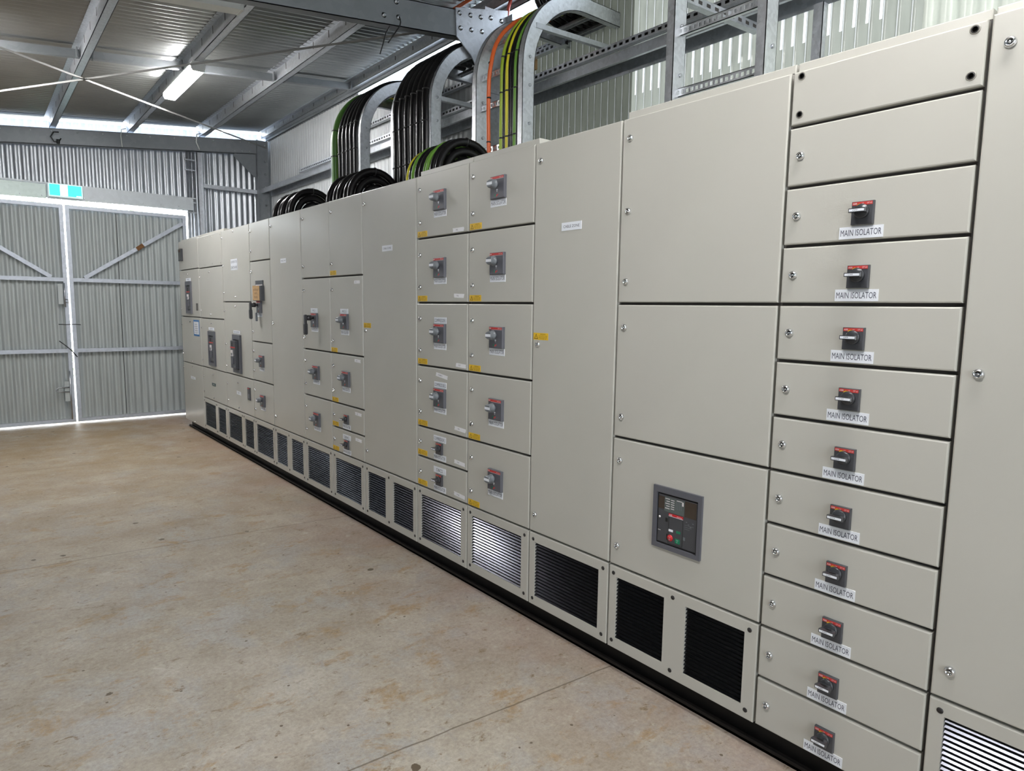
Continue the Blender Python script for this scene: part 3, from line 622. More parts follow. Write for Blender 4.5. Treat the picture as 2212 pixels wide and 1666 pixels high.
# ------------------------------------------------------------------ lamps
def batten(x, y0, y1, label, lit=True):
    t = thing('batten_light', label, 'ceiling light', (x, (y0+y1)/2, PURB(x)), 'batten lights under the roof')
    zt = PURB(x); zb = zt-0.085
    prof = [(x-0.06, zb+0.022), (x-0.045, zb), (x+0.045, zb), (x+0.06, zb+0.022), (x+0.06, zb+0.05), (x-0.06, zb+0.05)]
    MB().prism([(x-0.062, zb+0.05), (x+0.062, zb+0.05), (x+0.045, zt), (x-0.045, zt)], y0, y1).build('housing', ['lampbody'], (x, (y0+y1)/2, zt), t)
    MB().prism(prof, y0+0.02, y1-0.02).build('diffuser', ['lamp' if lit else 'lampbody'], (x, (y0+y1)/2, zb), t)
    for a, b in ((y0, y0+0.02), (y1-0.02, y1)): MB().prism([(px*1.0, pz) for px, pz in prof], a, b).build('end_cap', ['lampbody'], (x, a, zb), t)
    return t
batten(-0.286, 6.52, 7.62, 'lit batten light hanging from the purlin above the far cabinets')
batten(-0.286, -0.3, 0.8, 'lit batten light above the drawer cabinet, over the camera')
batten(-0.286, -4.6, -3.5, 'added lit batten light, unseen behind the camera near the right wall')  # added lamp out of view, brightens the shed from behind
batten(-1.943, 6.4, 7.5, 'lit batten light over the left of the floor, far end')
batten(-1.943, 0.25, 1.4, 'lit batten light over the middle of the floor')
t = thing('batten_light', 'unlit white batten light beside the near rafter at the top edge', 'ceiling light', (-0.95, 5.0, 3.5), 'batten lights under the roof')
def slope_box(mb, x0, x1, y0, y1, a, b, m=0): return mb.prism([(x0, PURB(x0)+a), (x1, PURB(x1)+a), (x1, PURB(x1)+b), (x0, PURB(x0)+b)], y0, y1, m=m)
slope_box(MB(), -1.60, -0.375, 4.97, 5.09, -0.045, 0.0).build('housing', ['lampbody'], (-0.95, 5.03, 3.5), t)
slope_box(MB(), -1.58, -0.395, 4.975, 5.085, -0.085, -0.045).build('diffuser', ['lampbody'], (-0.95, 5.03, 3.48), t)
for a in (-1.60, -0.395): slope_box(MB(), a, a+0.02, 4.97, 5.09, -0.087, -0.043).build('end_cap', ['lampbody'], (a, 5.03, 3.48), t)

# portals help the renderer find the daylight in the big doorway
def portal(loc, sx, sy, rot):
    l = bpy.data.lights.new('doorway', 'AREA'); l.shape = 'RECTANGLE'; l.size = sx; l.size_y = sy; l.cycles.is_portal = True
    o = bpy.data.objects.new('doorway', l); COL.objects.link(o); o.location = loc; o.rotation_euler = rot
portal((-3.4, YB-0.06, 1.37), 2.0, 2.75, (-math.pi/2, 0, math.pi))

# shrubs beyond the gates
def shrub(x, y, h, w, label):
    mb = MB()
    for k in range(1500):
        a = random.uniform(0, 2*math.pi); q = random.random()**0.5; z = random.random()
        r = w*q*(1-abs(z-0.45)*0.9); c = Vector((x+r*math.cos(a), y+r*math.sin(a), -0.03+h*z))
        d = Vector((random.uniform(-1, 1), random.uniform(-1, 1), random.uniform(-0.4, 0.8))).normalized(); e = d.cross(Vector((0.3, 0.2, 1))).normalized(); s = random.uniform(0.04, 0.11)
        mb.add([c-d*s, c+e*s*0.5, c+d*s, c-e*s*0.5], [(0, 1, 2, 3)])
    tag(mb.build('shrub', ['leaf'], (x, y, 0)), label, 'shrub')
shrub(-0.2, 17, 4.9, 1.7, 'leafy shrub outside, seen over the middle of the gates')

# ------------------------------------------------------------------ switchboard
def mesh_only(mb, name, mats):
    me = bpy.data.meshes.new(name); me.from_pydata(mb.v, [], mb.f)
    for mm in mats: me.materials.append(M[mm])
    me.polygons.foreach_set('material_index', mb.m); me.polygons.foreach_set('use_smooth', mb.sm); me.update()
    return me
ZL = [2.228, 2.062, 1.881, 1.703, 1.524, 1.346, 1.168, 0.990, 0.812, 0.634, 0.455, 0.275, 0.097]
# shared small meshes (front looks towards -x, origin on the door face)
def lock_mesh(s=1.0):
    mb = MB().lathe([(0, .0128*s), (-.003*s, .0128*s), (-.0075*s, .0112*s), (-.0095*s, .0092*s), (-.0095*s, .0074*s), (-.004*s, .0068*s), (-.004*s, .0002)], 20)
    mb.lathe([(-.004*s, .0034*s), (-.0088*s, .0030*s), (-.0090*s, .0001)], 10, m=0)
    mb.box(-.0078*s, -.004*s, -.0062*s, .0062*s, -.0013*s, .0013*s, 0).box(-.00405*s, -.0039*s, -.006*s, .006*s, .002*s, .006*s, 1)
    return mesh_only(mb, 'door_lock', ['chrome', 'plug'])
LOCK = lock_mesh(); LOCKB = lock_mesh(1.06)
SCREW = mesh_only(MB().lathe([(0, .009), (-.003, .009), (-.009, .006), (-.010, .0001)], 12), 'panel_screw', ['chrome'])
PLUG = mesh_only(MB().lathe([(0, .0085), (-.0012, .0082), (-.0016, .0001)], 16), 'screw_plug', ['plug'])
CSK = mesh_only(MB().lathe([(0, .0125), (-.0012, .0120), (-.0016, .0095)], 18, m=1).lathe([(-.0016, .0095), (-.002, .009), (-.0012, .004), (-.0012, .0001)], 18), 'countersunk_screw', ['plug', 'frame'])
RIVET = mesh_only(MB().lathe([(0, .006), (-.002, .005), (-.0025, .0001)], 10), 'panel_rivet', ['frame'])
def rotary_plate():
    mb = MB().panel(-.012, 0, -.030, .030, -.0325, .0325, .002)
    mb.box(-.0125, -.0118, -.0275, .0275, .0215, .0305, 1)
    mb.text('ABB', .0205, .026, -.0127, None, .0045, 2).text('OT 63', -.019, .026, -.0127, .013, .004, 2).text('I-0', -.001, .026, -.0127, None, .0035, 2)
    mb.add([(-.0126, .012, .019), (-.0126, -.001, .022), (-.0126, .001, .0245), (-.0126, .010, .0255), (-.0126, .016, .0215)], [(0, 1, 2, 3, 4)], 3)
    return mesh_only(mb, 'isolator_plate', ['dkgrey', 'red', 'pale', 'yellow'])
def rotary_handle():
    mb = MB().lathe([(-.012, .0205), (-.019, .0202), (-.0215, .0175), (-.0215, .0001)], 24, m=0)
    poly = [(-.020, -.0175), (-.020, .0175), (-.030, .021), (-.0385, .0228), (-.046, .023), (-.047, .022), (-.047, -.022), (-.046, -.023), (-.0385, -.0228), (-.030, -.021)]
    mb.prism(poly, -.0056, .0056, 'xy', 0)
    mb.box(-.0474, -.047, -.0205, .0205, -.0034, .0034, 1)
    mb.text('OFF', .004, 0, -.0476, .014, .0045, 2)
    mb.add([(-.033+.0055*math.cos(t), .011*math.sin(t), .0058) for t in [2*math.pi*k/14 for k in range(14)]], [tuple(range(14))], 3)
    return mesh_only(mb, 'isolator_handle', ['bkplb', 'white', 'ink', 'black'])
M['bkplb'] = mat('glossy dark plastic', (0.045, 0.047, 0.052), 0.22, var=0.05)
RPLATE, RHANDLE = rotary_plate(), rotary_handle()
def big_plate():
    mb = MB().panel(-.016, 0, -.054, .054, -.0525, .0525, .0035)
    mb.box(-.0166, -.0158, -.050, .050, .0385, .0495, 1)
    mb.text('ABB', .043, .044, -.0168, None, .0065, 2).text('SACE Tmax', -.033, .0445, -.0168, .028, .005, 2)
    mb.box(-.0166, -.016, -.050, .030, .0370, .0382, 2)
    mb.box(-.0168, -.016, -.006, .004, -.016, -.010, 3)
    mb.box(-.0168, -.016, -.004, .002, -.022, -.019, 2)
    for k, mm in ((0, 4), (1, 4), (2, 5), (3, 5)):
        a = -1.0-0.5*k; y, z = -.002+.018*math.cos(a+.7), -.022+.018*math.sin(a+.2)
        mb.box(-.0168, -.016, y-.003, y+.003, z-.004, z+.003, mm)
    return mesh_only(mb, 'isolator_plate', ['midgrey', 'red', 'pale', 'white', 'grnbtn', 'red'])
def big_knob():
    mb = MB().lathe([(-.016, .011), (-.034, .011)], 16, (0, 0, .011))
    n = 24; rings = [(-.029, .0220, .0220), (-.030, .0238, .0238), (-.0345, .0238, .0238), (-.036, .0220, .0220), (-.050, .0218, .0212), (-.0565, .0216, .0185), (-.0620, .0212, .0140)]
    vs = []
    for x, ry, rz in rings:
        e = 1.0 if x > -.055 else 0.6
        for k in range(n):
            t = 2*math.pi*k/n; c, s = math.cos(t), math.sin(t)
            vs.append((x, ry*math.copysign(abs(c)**e, c), .011+rz*math.copysign(abs(s)**e, s)))
    fs = [(i*n+k, i*n+(k+1) % n, (i+1)*n+(k+1) % n, (i+1)*n+k) for i in range(len(rings)-1) for k in range(n)]
    fs += [tuple(range(n))[::-1], tuple(range((len(rings)-1)*n, len(rings)*n))]
    q = 4*n; mb.add(vs[:5*n], fs[:q], 0, True); mb.add(vs, fs[q:], 0, False)
    mb.box(-.0625, -.062, -.0205, .0205, .0045, .0175, 1)
    return mesh_only(mb, 'rotary_knob', ['knob', 'white'])
BPLATE, BKNOB = big_plate(), big_knob()
def lever():
    mb = MB().lathe([(-.016, .011), (-.036, .011)], 16, (0, 0, .018))
    mb.lathe([(-.034, .019), (-.036, .021), (-.066, .020), (-.068, .018)], 20, (0, 0, .018))
    mb.prism([(-.068, .040), (-.068, -.02), (-.064, -.03), (-.064, -.098), (-.070, -.106), (-.082, -.106), (-.088, -.098), (-.088, -.03), (-.084, -.02), (-.084, .036), (-.078, .042)], -.012, .012, 'xz')
    return mesh_only(mb, 'lever_handle', ['bkpl'])
LEVER = lever()
_pl = {}
def name_plate(t, w, h, th, lines=None):
    k = (t, w, h, th)
    if k not in _pl:
        mb = MB().box(-.0018, 0, -w/2, w/2, -h/2, h/2, 0); L = lines or [t]
        for i, s in enumerate(L):
            tw = font_mesh(s)[2]*th; zz = (len(L)-1)/2*h/len(L)-i*h/len(L)
            mb.text(s, 0, zz, -.0020, min(tw, w*0.93), th, 1)
        _pl[k] = mesh_only(mb, 'name_plate', ['white', 'ink'])
    return _pl[k]
def sticker():
    w, h = .100, .031; mb = MB().box(-.0007, 0, -w/2, w/2, -h/2, h/2, 0); x = -.0009
    A, B, Cc = (.031, .0115), (.0445, -.0115), (.0175, -.0115); a, b, c = (.031, .0065), (.0405, -.0092), (.0215, -.0092)
    V = [(x, p, q) for p, q in (A, B, Cc, a, b, c)]
    mb.add(V, [(0, 1, 4, 3), (1, 2, 5, 4), (2, 0, 3, 5)], 1)
    mb.add([(x, .0305, .003), (x, .0325, -.003), (x, .0312, -.003), (x, .0318, -.0078), (x, .0295, -.0018), (x, .0308, -.0018)], [(0, 1, 2, 3, 4, 5)], 1)
    mb.text('WARNING', -.014, .0095, x, .036, .0052, 1)
    for s, z, ww in (('LIVE EQUIPMENT INSIDE', .002, .058), ('EVEN IF ISOLATOR', -.0042, .056), ('SWITCHED OFF', -.0104, .046)): mb.text(s, -.015, z, x, ww, .0042, 1)
    return mesh_only(mb, 'warning_sticker', ['yellow', 'yink'])
STICK = sticker()
_tp = {}
def tape(t, tilt=0.0, w=.095, h=.021):
    mb = MB(); n = 5; vs = []; rnd = random.Random(t)
    ys = [w/2]*2; edge = lambda: rnd.uniform(-.005, .003)
    L = [(w/2+edge(), -h/2+h*i/3) for i in range(4)]; R = [(-w/2+edge(), h/2-h*i/3) for i in range(4)]
    pl = L+R; c, s = math.cos(tilt), math.sin(tilt)
    mb.prism([(a*c-b*s, a*s+b*c) for a, b in pl], -.0005, .0, 'yz', 0)
    tv, tf, tw = font_mesh(t); k = .0085
    mb.add([(-.0007, (w*0.12-(a-tw/2)*k)*c-(b-.5)*k*s, (w*0.12-(a-tw/2)*k)*s+(b-.5)*k*c) for a, b in tv], tf, 1)
    return mesh_only(mb, 'tape_tag', ['tape', 'ink'])

G_CAB = 'beige switchboard cabinets in one row'
class Cab:
    def __init__(s, y0, y1, label, ztop=2.228, zbot=0.097, cap=False):
        s.y0, s.y1 = y0, y1; s.root = thing('switchboard_cabinet', label, 'electrical cabinet', (0, (y0+y1)/2, 0), G_CAB)
        mb = MB().box(0.021, 0.55, y0+.001, y1-.001, zbot, ztop, 0).box(0.0205, 0.021, y0+.001, y1-.001, zbot, ztop, 1)  # thin front sheet coloured dark for the shade behind the door gaps
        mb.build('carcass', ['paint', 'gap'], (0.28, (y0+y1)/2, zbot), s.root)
        if cap: MB().panel(0.028, 0.54, y0+.004, y1-.004, ztop, 2.256, .003).build('top_cover', ['paint'], (0.28, (y0+y1)/2, ztop), s.root)
    def door(s, z1, z0, locks=(), lo=.042, name='door', gy=.0045, gz=.005, big=False):
        d = MB().panel(0, .02, s.y0+gy, s.y1-gy, z0+gz, z1-gz, .0045).build(name, ['paint'], (0, (s.y0+s.y1)/2, (z0+z1)/2), s.root)
        for z in locks: place('door_lock', LOCKB if big else LOCK, (0, s.y1-lo, z), d)
        return d
    def vent(s, opens, z1=.455, z0=.097, plugs=None):
        """opens: offsets (from the far edge) of each grille opening"""
        y0, y1 = s.y0+.0045, s.y1-.0045; za, zb = z0+.002, z1-.004; c = .0035; zo0, zo1 = .145, .408
        mb = MB(); vs = []
        for x, i in ((.02, 0), (c, 0), (c*.3, c*.3), (0, c)): vs += [(x, y0+i, za+i), (x, y1-i, za+i), (x, y1-i, zb-i), (x, y0+i, zb-i)]
        mb.add(vs, [(k*4+j, k*4+4+j, k*4+4+(j+1) % 4, k*4+(j+1) % 4) for k in range(3) for j in range(4)], 0)
        ops = sorted((s.y1-b, s.y1-a) for a, b in opens)
        ys = [y0+c]+[q for o in ops for q in o]+[y1-c]; zs = [za+c, zo0, zo1, zb-c]
        for i in range(len(ys)-1):
            for j in range(3):
                if j == 1 and i % 2 == 1: continue
                a, b, p, q = ys[i], ys[i+1], zs[j], zs[j+1]
                mb.add([(0, a, p), (0, b, p), (0, b, q), (0, a, q)], [(3, 2, 1, 0)], 0)
        for a, b in ops:
            V = [(x, y, z) for x in (0, .02) for y, z in ((a, zo0), (b, zo0), (b, zo1), (a, zo1))]
            mb.add(V, [(j, (j+1) % 4, (j+1) % 4+4, j+4) for j in range(4)], 0)
        v = mb.build('vent_panel', ['paint'], (0, (s.y0+s.y1)/2, (z0+z1)/2), s.root)
        for a, b in ops:
            lb = MB().box(.0185, .0202, a, b, zo0, zo1, 1); n = 17; p = (zo1-zo0)/n
            for k in range(n):
                z = zo0+p*(k+.12)
                lb.prism([(.0028, z), (.0081, z+.0054), (.0088, z+.0047), (.0036, z-.0006)], a, b, 'xz', 0)
                lb.prism([(.0084, z+.0052), (.018, z+.0105), (.018, z+.0095), (.0088, z+.0045)], a, b, 'xz', 2)  # rear of each blade painted black for the shadow between blades
            lb.build('louvre', ['louvre', 'black', 'black'], (0, (a+b)/2, (zo0+zo1)/2), v)
        pl = plugs if plugs is not None else [.032, (s.y1-s.y0)-.032]
        for o in pl:
            for z in (.422, .131): place('screw_plug', PLUG, (0, s.y1-o, z), v)
        return v
    def mid(s): return (s.y0+s.y1)/2
def rotary(d, y, z):
    place('isolator_plate', RPLATE, (0, y, z), d); place('isolator_handle', RHANDLE, (0, y, z+.004), d)
def big(d, y, z, handle='knob'):
    place('isolator_plate', BPLATE, (0, y, z), d)
    if handle == 'knob': place('rotary_knob', BKNOB, (0, y, z), d)
    else: place('lever_handle', LEVER, (0, y, z), d)
def plate(d, y, z, t, w=.121, h=.034, th=.018, lines=None): place('name_plate', name_plate(t, w, h, th, lines), (0, y, z), d)
def stick(d, y, z): place('warning_sticker', STICK, (0, y, z), d)
def tag_(d, y, z, t, tilt=0.0, w=.095): place('tape_tag', tape(t, tilt, w), (0, y, z), d)

Y = [-0.09, 0.588, 1.095, 1.773, 2.282, 2.790, 3.298, 3.972, 4.480, 4.992, 5.676, 6.195, 7.046, 7.938, 8.800]
DBL = ((.043, .285), (.383, .626)); SGL = ((.043, .452),)
# 1: nearest, cut by the frame
c = Cab(Y[0], Y[1], 'tall single-door beige cabinet nearest the camera, cut off by the right edge', 2.236, cap=True)
d = c.door(2.236, ZL[10], (2.154, 1.349, .543), .046, big=True); c.vent(DBL, plugs=[.032, .326, .646])
# 2: twelve shallow doors
c = Cab(Y[1], Y[2], 'beige cabinet of twelve stacked shallow compartments with small black rotary isolators', cap=True)
for k in range(12):
    z1, z0 = ZL[k], ZL[k+1]; ym = .857
    if k == 0:
        d = c.door(z1, z0, (), name='cover_plate')
        for y in (1.064, .619):
            for z in (2.207, 2.096): place('countersunk_screw', CSK, (0, y, z), d)
        continue
    d = c.door(z1, z0, ((z0+z1)/2+.0005,))
    if k > 1: rotary(d, ym-.002, z0+.0795); plate(d, ym+.002, z0+.0265, 'MAIN ISOLATOR')
# 3: wide, with the large breaker
c = Cab(Y[2], Y[3], 'wide beige cabinet with two blank doors above a framed breaker with red and green buttons', cap=True)
c.door(ZL[0], ZL[4], (2.148, 1.877, 1.609)); c.door(ZL[4], ZL[7], (1.431, 1.076)); d = c.door(ZL[7], ZL[10], (.898, .543))
c.vent(DBL, plugs=[.027, .325, .644])
def acb(d):
    yc, zc, w, h = 1.442, .7215, .217, .239
    fr = MB(); ya, yb, za, zb = yc-w/2, yc+w/2, zc-h/2, zc+h/2; s_, t_, b_ = .0165, .024, .0165
    X0 = -.010
    for (a, b, p, q) in ((ya, yb, zb-t_, zb), (ya, yb, za, za+b_), (ya, ya+s_, za+b_, zb-t_), (yb-s_, yb, za+b_, zb-t_)): fr.box(X0, 0, a, b, p, q, 0)
    fr.box(-.001, 0, ya+s_, yb-s_, za+b_, zb-t_, 1)
    f = fr.build('breaker_frame', ['midgrey', 'black'], (0, yc, zc), d)
    i0, i1, j0, j1 = yb-s_-.006, ya+s_+.006, zb-t_-.007, za+b_+.007
    U = lambda u: i0+(i1-i0)*u
    Vv = lambda v: j0+(j1-j0)*v
    mb = MB().box(-.004, -.001, i1, i0, j1, j0, 0)
    def R(u0, u1, v0, v1, m, x=-.0045): mb.box(x, -.004, U(u1), U(u0), Vv(v1), Vv(v0), m)
    R(0, .16, .04, .30, 1); R(.69, .985, .02, .34, 1); R(.16, .68, .03, .34, 5)
    for k in range(5): R(.18+.03*(k % 2), .30, .06+.05*k, .075+.05*k, 7, -.0048)
    for k in range(5): R(.33, .42, .07+.045*k, .085+.045*k, 7, -.0048)
    for k in range(4): R(.46+.045*k, .475+.045*k, .08, .24, 8, -.0048)
    R(.62, .66, .06, .14, 7, -.0048); R(.48, .62, .05, .065, 7, -.0048)
    R(.29, .66, .355, .405, 2, -.0058); R(.29, .66, .405, .414, 3, -.0058)
    mb.text('ABB', U(.34), Vv(.382), -.006, None, .0055, 3).text('SACE Emax', U(.57), Vv(.384), -.006, .022, .004, 3)
    R(.285, .295, .43, .98, 6); R(.655, .665, .43, .98, 6); R(.285, .665, .975, .985, 6)
    R(.20, .26, .47, .55, 6); R(.24, .265, .80, .93, 6)
    R(.30, .41, .685, .73, 3, -.0055); R(.50, .605, .675, .725, 4, -.0055); R(.48, .60, .84, .935, 4, -.0065)
    mb.lathe([(-.004, .0125), (-.0075, .012), (-.0085, .0001)], 20, (0, U(.345), Vv(.865)), m=2)
    mb.text('O', U(.345), Vv(.89), -.0088, None, .006, 3).text('I', U(.54), Vv(.90), -.0068, None, .007, 3).text('PUSH', U(.345), Vv(.845), -.0088, .009, .0025, 3).text('PUSH', U(.54), Vv(.865), -.0068, .009, .0025, 3)
    mb.lathe([(-.004, .0045), (-.006, .004), (-.006, .0001)], 12, (0, U(.045), Vv(.48)), m=7)
    R(.01, .08, .755, .765, 7, -.0046); R(.68, .73, .76, .825, 8, -.0048)
    for k in range(4): R(.73+.055*k, .765+.055*k, .43+.04*(k % 3), .445+.04*(k % 3), 8, -.0046)
    for k in range(3): R(.70, .93-.05*k, .50+.04*k, .506+.04*k, 8, -.0046)
    mb.build('breaker_face', ['dkgrey', 'brownlcd', 'redbtn', 'white', 'grnbtn', 'teal2', 'black', 'pale', 'knob'], (-.002, yc, zc), d)
M['teal2'] = mat('grey green display label', (0.10, 0.12, 0.115), 0.35)
acb(d)
# 4: cable zone
c = Cab(Y[3], Y[4], 'tall single-door beige cabinet with one CABLE ZONE plate, right of the tall knob isolators')
d = c.door(ZL[0], ZL[10], (2.145, 1.339, .543)); plate(d, 2.041, 1.848, 'CABLE ZONE', .119, .034, .0115); stick(d, 2.223, 1.375); c.vent(SGL)
# 5: five big isolators
c = Cab(Y[4], Y[5], 'beige cabinet of five equal doors, each with a grey knob isolator', cap=True)
for k in range(5):
    z1, z0 = ZL[2*k], ZL[2*k+2]; d = c.door(z1, z0, (z0+.2655, z0+.0865))
    big(d, 2.537, z0+.189); plate(d, 2.543, z0+.118, 'MAIN ISOLATOR'); stick(d, 2.726, z0+.024)
c.vent(SGL)
# 6
c = Cab(Y[5], Y[6], 'beige cabinet of six doors with COMPRESSOR plates above its isolators', cap=True)
for k in range(4):
    z1, z0 = ZL[2*k], ZL[2*k+2]; d = c.door(z1, z0, (z0+.2655, z0+.0865))
    big(d, 3.045, z0+.189); plate(d, 3.050, z0+.118, 'MAIN ISOLATOR'); stick(d, 3.232, z0+.024)
    if k > 1: plate(d, 3.048, z0+.260, 'COMPRESSOR %d' % (k-1))
    if k == 3: tag_(d, 3.035, z0+.312, 'COMP 2', .12, .115)
    tag_(d, (2.88, 2.872, 2.852, 2.857)[k], z0+(.020, .037, .027, .040)[k], 'P-%d' % (5+k), (0, .03, .04, .05)[k], (.10, .09, .09, .10)[k])
for k, (t, n) in enumerate((('COMPRESSOR 3', 'P-9'), ('DBCS', 'P-10'))):
    z1, z0 = ZL[8+k], ZL[9+k]; d = c.door(z1, z0, ((z0+z1)/2,)); rotary(d, 3.050, z0+.0795); plate(d, 3.052, z0+.0285, 'MAIN ISOLATOR'); plate(d, 3.053, z0+.133, t); stick(d, 3.234, z0+.027); tag_(d, 2.86, z0+.034, n, .05, .10)
c.vent(SGL)
# 7
c = Cab(Y[6], Y[7], 'wide single-door beige cabinet with a CABLE ZONE plate and twin grilles', cap=False)
d = c.door(ZL[0], ZL[10], (2.146, 1.342, .546)); plate(d, 3.637, 1.852, 'CABLE ZONE', .125, .035, .0115); stick(d, 3.910, 1.377); c.vent(DBL, plugs=[.032, .329, .646])
# 8
c = Cab(Y[7], Y[8], 'beige cabinet of five doors with a blank top door bearing a yellow sticker')
d = c.door(ZL[0], ZL[3], (2.146, 1.790)); stick(d, 4.419, 1.729)
d = c.door(ZL[3], ZL[6], (1.611, 1.254)); big(d, 4.238, 1.394); plate(d, 4.242, 1.318, 'MAIN ISOLATOR'); plate(d, 4.249, 1.463, 'MCC 2', .122, .034, .014); stick(d, 4.419, 1.190); tag_(d, 4.054, 1.658, 'P-1', 0, .085)
d = c.door(ZL[6], ZL[8], (1.077, .900)); big(d, 4.228, .998); plate(d, 4.234, .923, 'MAIN ISOLATOR'); stick(d, 4.417, .834); tag_(d, 4.058, 1.135, 'P-2', .02, .088)
for k, (t, n) in enumerate(((None, 'P-3'), ('DBW2', 'P-4'))):
    z1, z0 = ZL[8+k], ZL[9+k]; d = c.door(z1, z0, ((z0+z1)/2,)); rotary(d, 4.235, z0+.0795); plate(d, 4.238, z0+.0265, 'MAIN ISOLATOR'); stick(d, 4.420, z0+.025); tag_(d, 4.06, z0+.139, n, .02, .095)
    if t: plate(d, 4.240, z0+.130, t)
c.vent(SGL)
# 9
c = Cab(Y[8], Y[9], 'beige cabinet of four doors with one black lever handle above two knobs')
c.door(ZL[0], ZL[3], (2.149, 1.791))
d = c.door(ZL[3], ZL[6], (1.612, 1.258)); big(d, 4.748, 1.391, 'lever'); plate(d, 4.757, 1.322, 'MAIN ISOLATOR'); plate(d, 4.763, 1.463, 'MCC 1', .122, .034, .014)
for k in (6, 8):
    z0 = ZL[k+2]; d = c.door(ZL[k], z0, (z0+.2655, z0+.0865)); big(d, 4.740, z0+.187); plate(d, 4.745, z0+.116, 'MAIN ISOLATOR')
c.vent(SGL, plugs=[.032, .478])
# 10
c = Cab(Y[9], Y[10], 'wide single-door beige cabinet with a small white plate, left of the lever handle')
d = c.door(ZL[0], ZL[10], (2.151, 1.345, .546)); plate(d, 5.364, 1.857, 'CABLE ZONE', .122, .036, .0115); c.vent(((.045, .288), (.389, .632)), plugs=[.032, .333, .65])
# 11
c = Cab(Y[10], Y[11], 'beige cabinet with a brown card taped over its meter')
c.door(ZL[0], 1.885, (2.151, 1.974))
d = c.door(1.885, ZL[6], (1.793, 1.254)); 
m_ = MB().panel(-.03, 0, 5.835, 6.05, 1.535, 1.665, .004).panel(-.008, 0, 5.85, 6.04, 1.665, 1.712, .002).box(-.0085, -.008, 5.855, 6.03, 1.668, 1.676, 1).build('meter', ['dkgrey', 'pale'], (0, 5.94, 1.62), d)
MB().prism([(6.042, 1.54), (5.868, 1.536), (5.868, 1.664), (6.045, 1.667)], -.0325, -.0305, 'yz').text('NOT IN USE', 5.957, 1.63, -.0327, .13, .017, 1).text('UNTIL', 5.957, 1.60, -.0327, .07, .014, 1).text('TESTED', 5.957, 1.565, -.0327, .09, .015, 1).build('card', ['kraft', 'yink'], (-.031, 5.957, 1.60), d)
place('isolator_plate', BPLATE, (0, 5.955, 1.48), d); place('lever_handle', LEVER, (0, 5.975, 1.48), d); plate(d, 5.965, 1.41, 'MAIN ISOLATOR')
MB().box(-.035, -.02, 5.965, 5.985, 1.355, 1.43).build('padlock_tag', ['knob'], (0, 5.975, 1.39), d)
for k in (6, 8):
    z0 = ZL[k+2]; d = c.door(ZL[k], z0, (z0+.2655, z0+.0865)); big(d, 5.940, z0+.187); plate(d, 5.947, z0+.116, 'MAIN ISOLATOR')
c.vent(((.05, .475),))
# 12-14
def screws(d, pts):
    for y, z in pts: place('panel_screw', SCREW, (0, y, z), d)
def tall_breaker(d, ya, yb, za, zb, out=.0):
    h = zb-za; fr = MB(); s_ = .035; t_ = .045; yc = (ya+yb)/2; X0 = -.018
    for (a, b, p, q) in ((ya, yb, zb-t_, zb), (ya, yb, za, za+s_), (ya, ya+s_, za+s_, zb-t_), (yb-s_, yb, za+s_, zb-t_)): fr.box(X0, 0, a, b, p, q, 0)
    fr.box(-.001, 0, ya+s_, yb-s_, za+s_, zb-t_, 1)
    fr.build('breaker_frame', ['midgrey', 'black'], (0, yc, (za+zb)/2), d)
    i0, i1, j0, j1 = ya+s_+.012, yb-s_-.004, za+s_+.012, zb-t_-.012; H = j1-j0; W = i1-i0; xf = -.012-out
    mb = MB().panel(xf, -.001, i0, i1, j0, j1, .003, 0)
    mb.box(xf-.004, xf, i0, i1, j1-H*.26, j1-H*.22, 2).box(xf-.002, xf, i0+W*.55, i0+W*.78, j1-H*.2, j1-H*.06, 1)
    mb.box(xf-.006, xf, i0+W*.45, i0+W*.85, j1-H*.56, j1-H*.34, 3).box(xf-.0065, xf-.006, i0+W*.5, i0+W*.8, j1-H*.54, j1-H*.44, 4)
    mb.box(xf-.008, xf, i0+W*.3, i0+W*.7, j1-H*.84, j1-H*.60, 5).box(xf-.001, xf, i0+W*.08, i0+W*.22, j0+H*.05, j0+H*.1, 4).lathe([(xf, .008), (xf-.006, .007), (xf-.006, .0001)], 10, (0, i0+W*.2, j1-H*.52), m=5)
    mb.build('breaker_face', ['dkgrey', 'black', 'red', 'pale', 'knob', 'midgrey'], (0, yc, (za+zb)/2), d)
c = Cab(Y[11], Y[12], 'beige cabinet whose tall dark breaker juts out of its frame')
d = c.door(ZL[0], ZL[4], name='cover_panel'); screws(d, [(6.652, 2.19), (7.02, 2.153), (7.015, 1.877), (7.008, 1.612), (6.637, 1.571)]); plate(d, 6.655, 1.880, 'GENERATOR', .205, .105, .024, ['GENERATOR', 'CONNECTION BOARD'])
d = c.door(ZL[4], .808, name='cover_panel'); screws(d, [(6.65, 1.48), (7.01, 1.43), (7.00, 1.10), (7.00, .88)]); tall_breaker(d, 6.51, 6.745, .838, 1.208, .035); plate(d, 6.645, 1.2335, 'BUS COUPLER', .205, .03, .017)
d = c.door(.808, ZL[10], name='cover_panel'); screws(d, [(6.99, .70), (6.65, .735), (6.99, .53), (6.64, .49)]); plate(d, 6.642, .638, 'BUS', .13, .036, .015)
mb = MB().panel(-.01, 0, 6.285, 6.355, .605, .725, .003).box(-.0105, -.010, 6.292, 6.348, .712, .72, 1).box(-.0105, -.01, 6.295, 6.335, .625, .665, 2); mb.build('relay', ['dkgrey', 'red', 'knob'], (0, 6.32, .665), d)
v1 = c.vent(((.049, .464), (.563, .810)), plugs=[.03, .485, .535, .825])
c = Cab(Y[12], Y[13], 'beige cabinet with a tall recessed breaker and a small teal plate', cap=True)
d = c.door(ZL[0], 1.888, name='cover_panel')
for z in (2.195, 1.918):
    for y in (7.905, 7.66, 7.38, 7.09): place('panel_rivet', RIVET, (0, y, z), d)
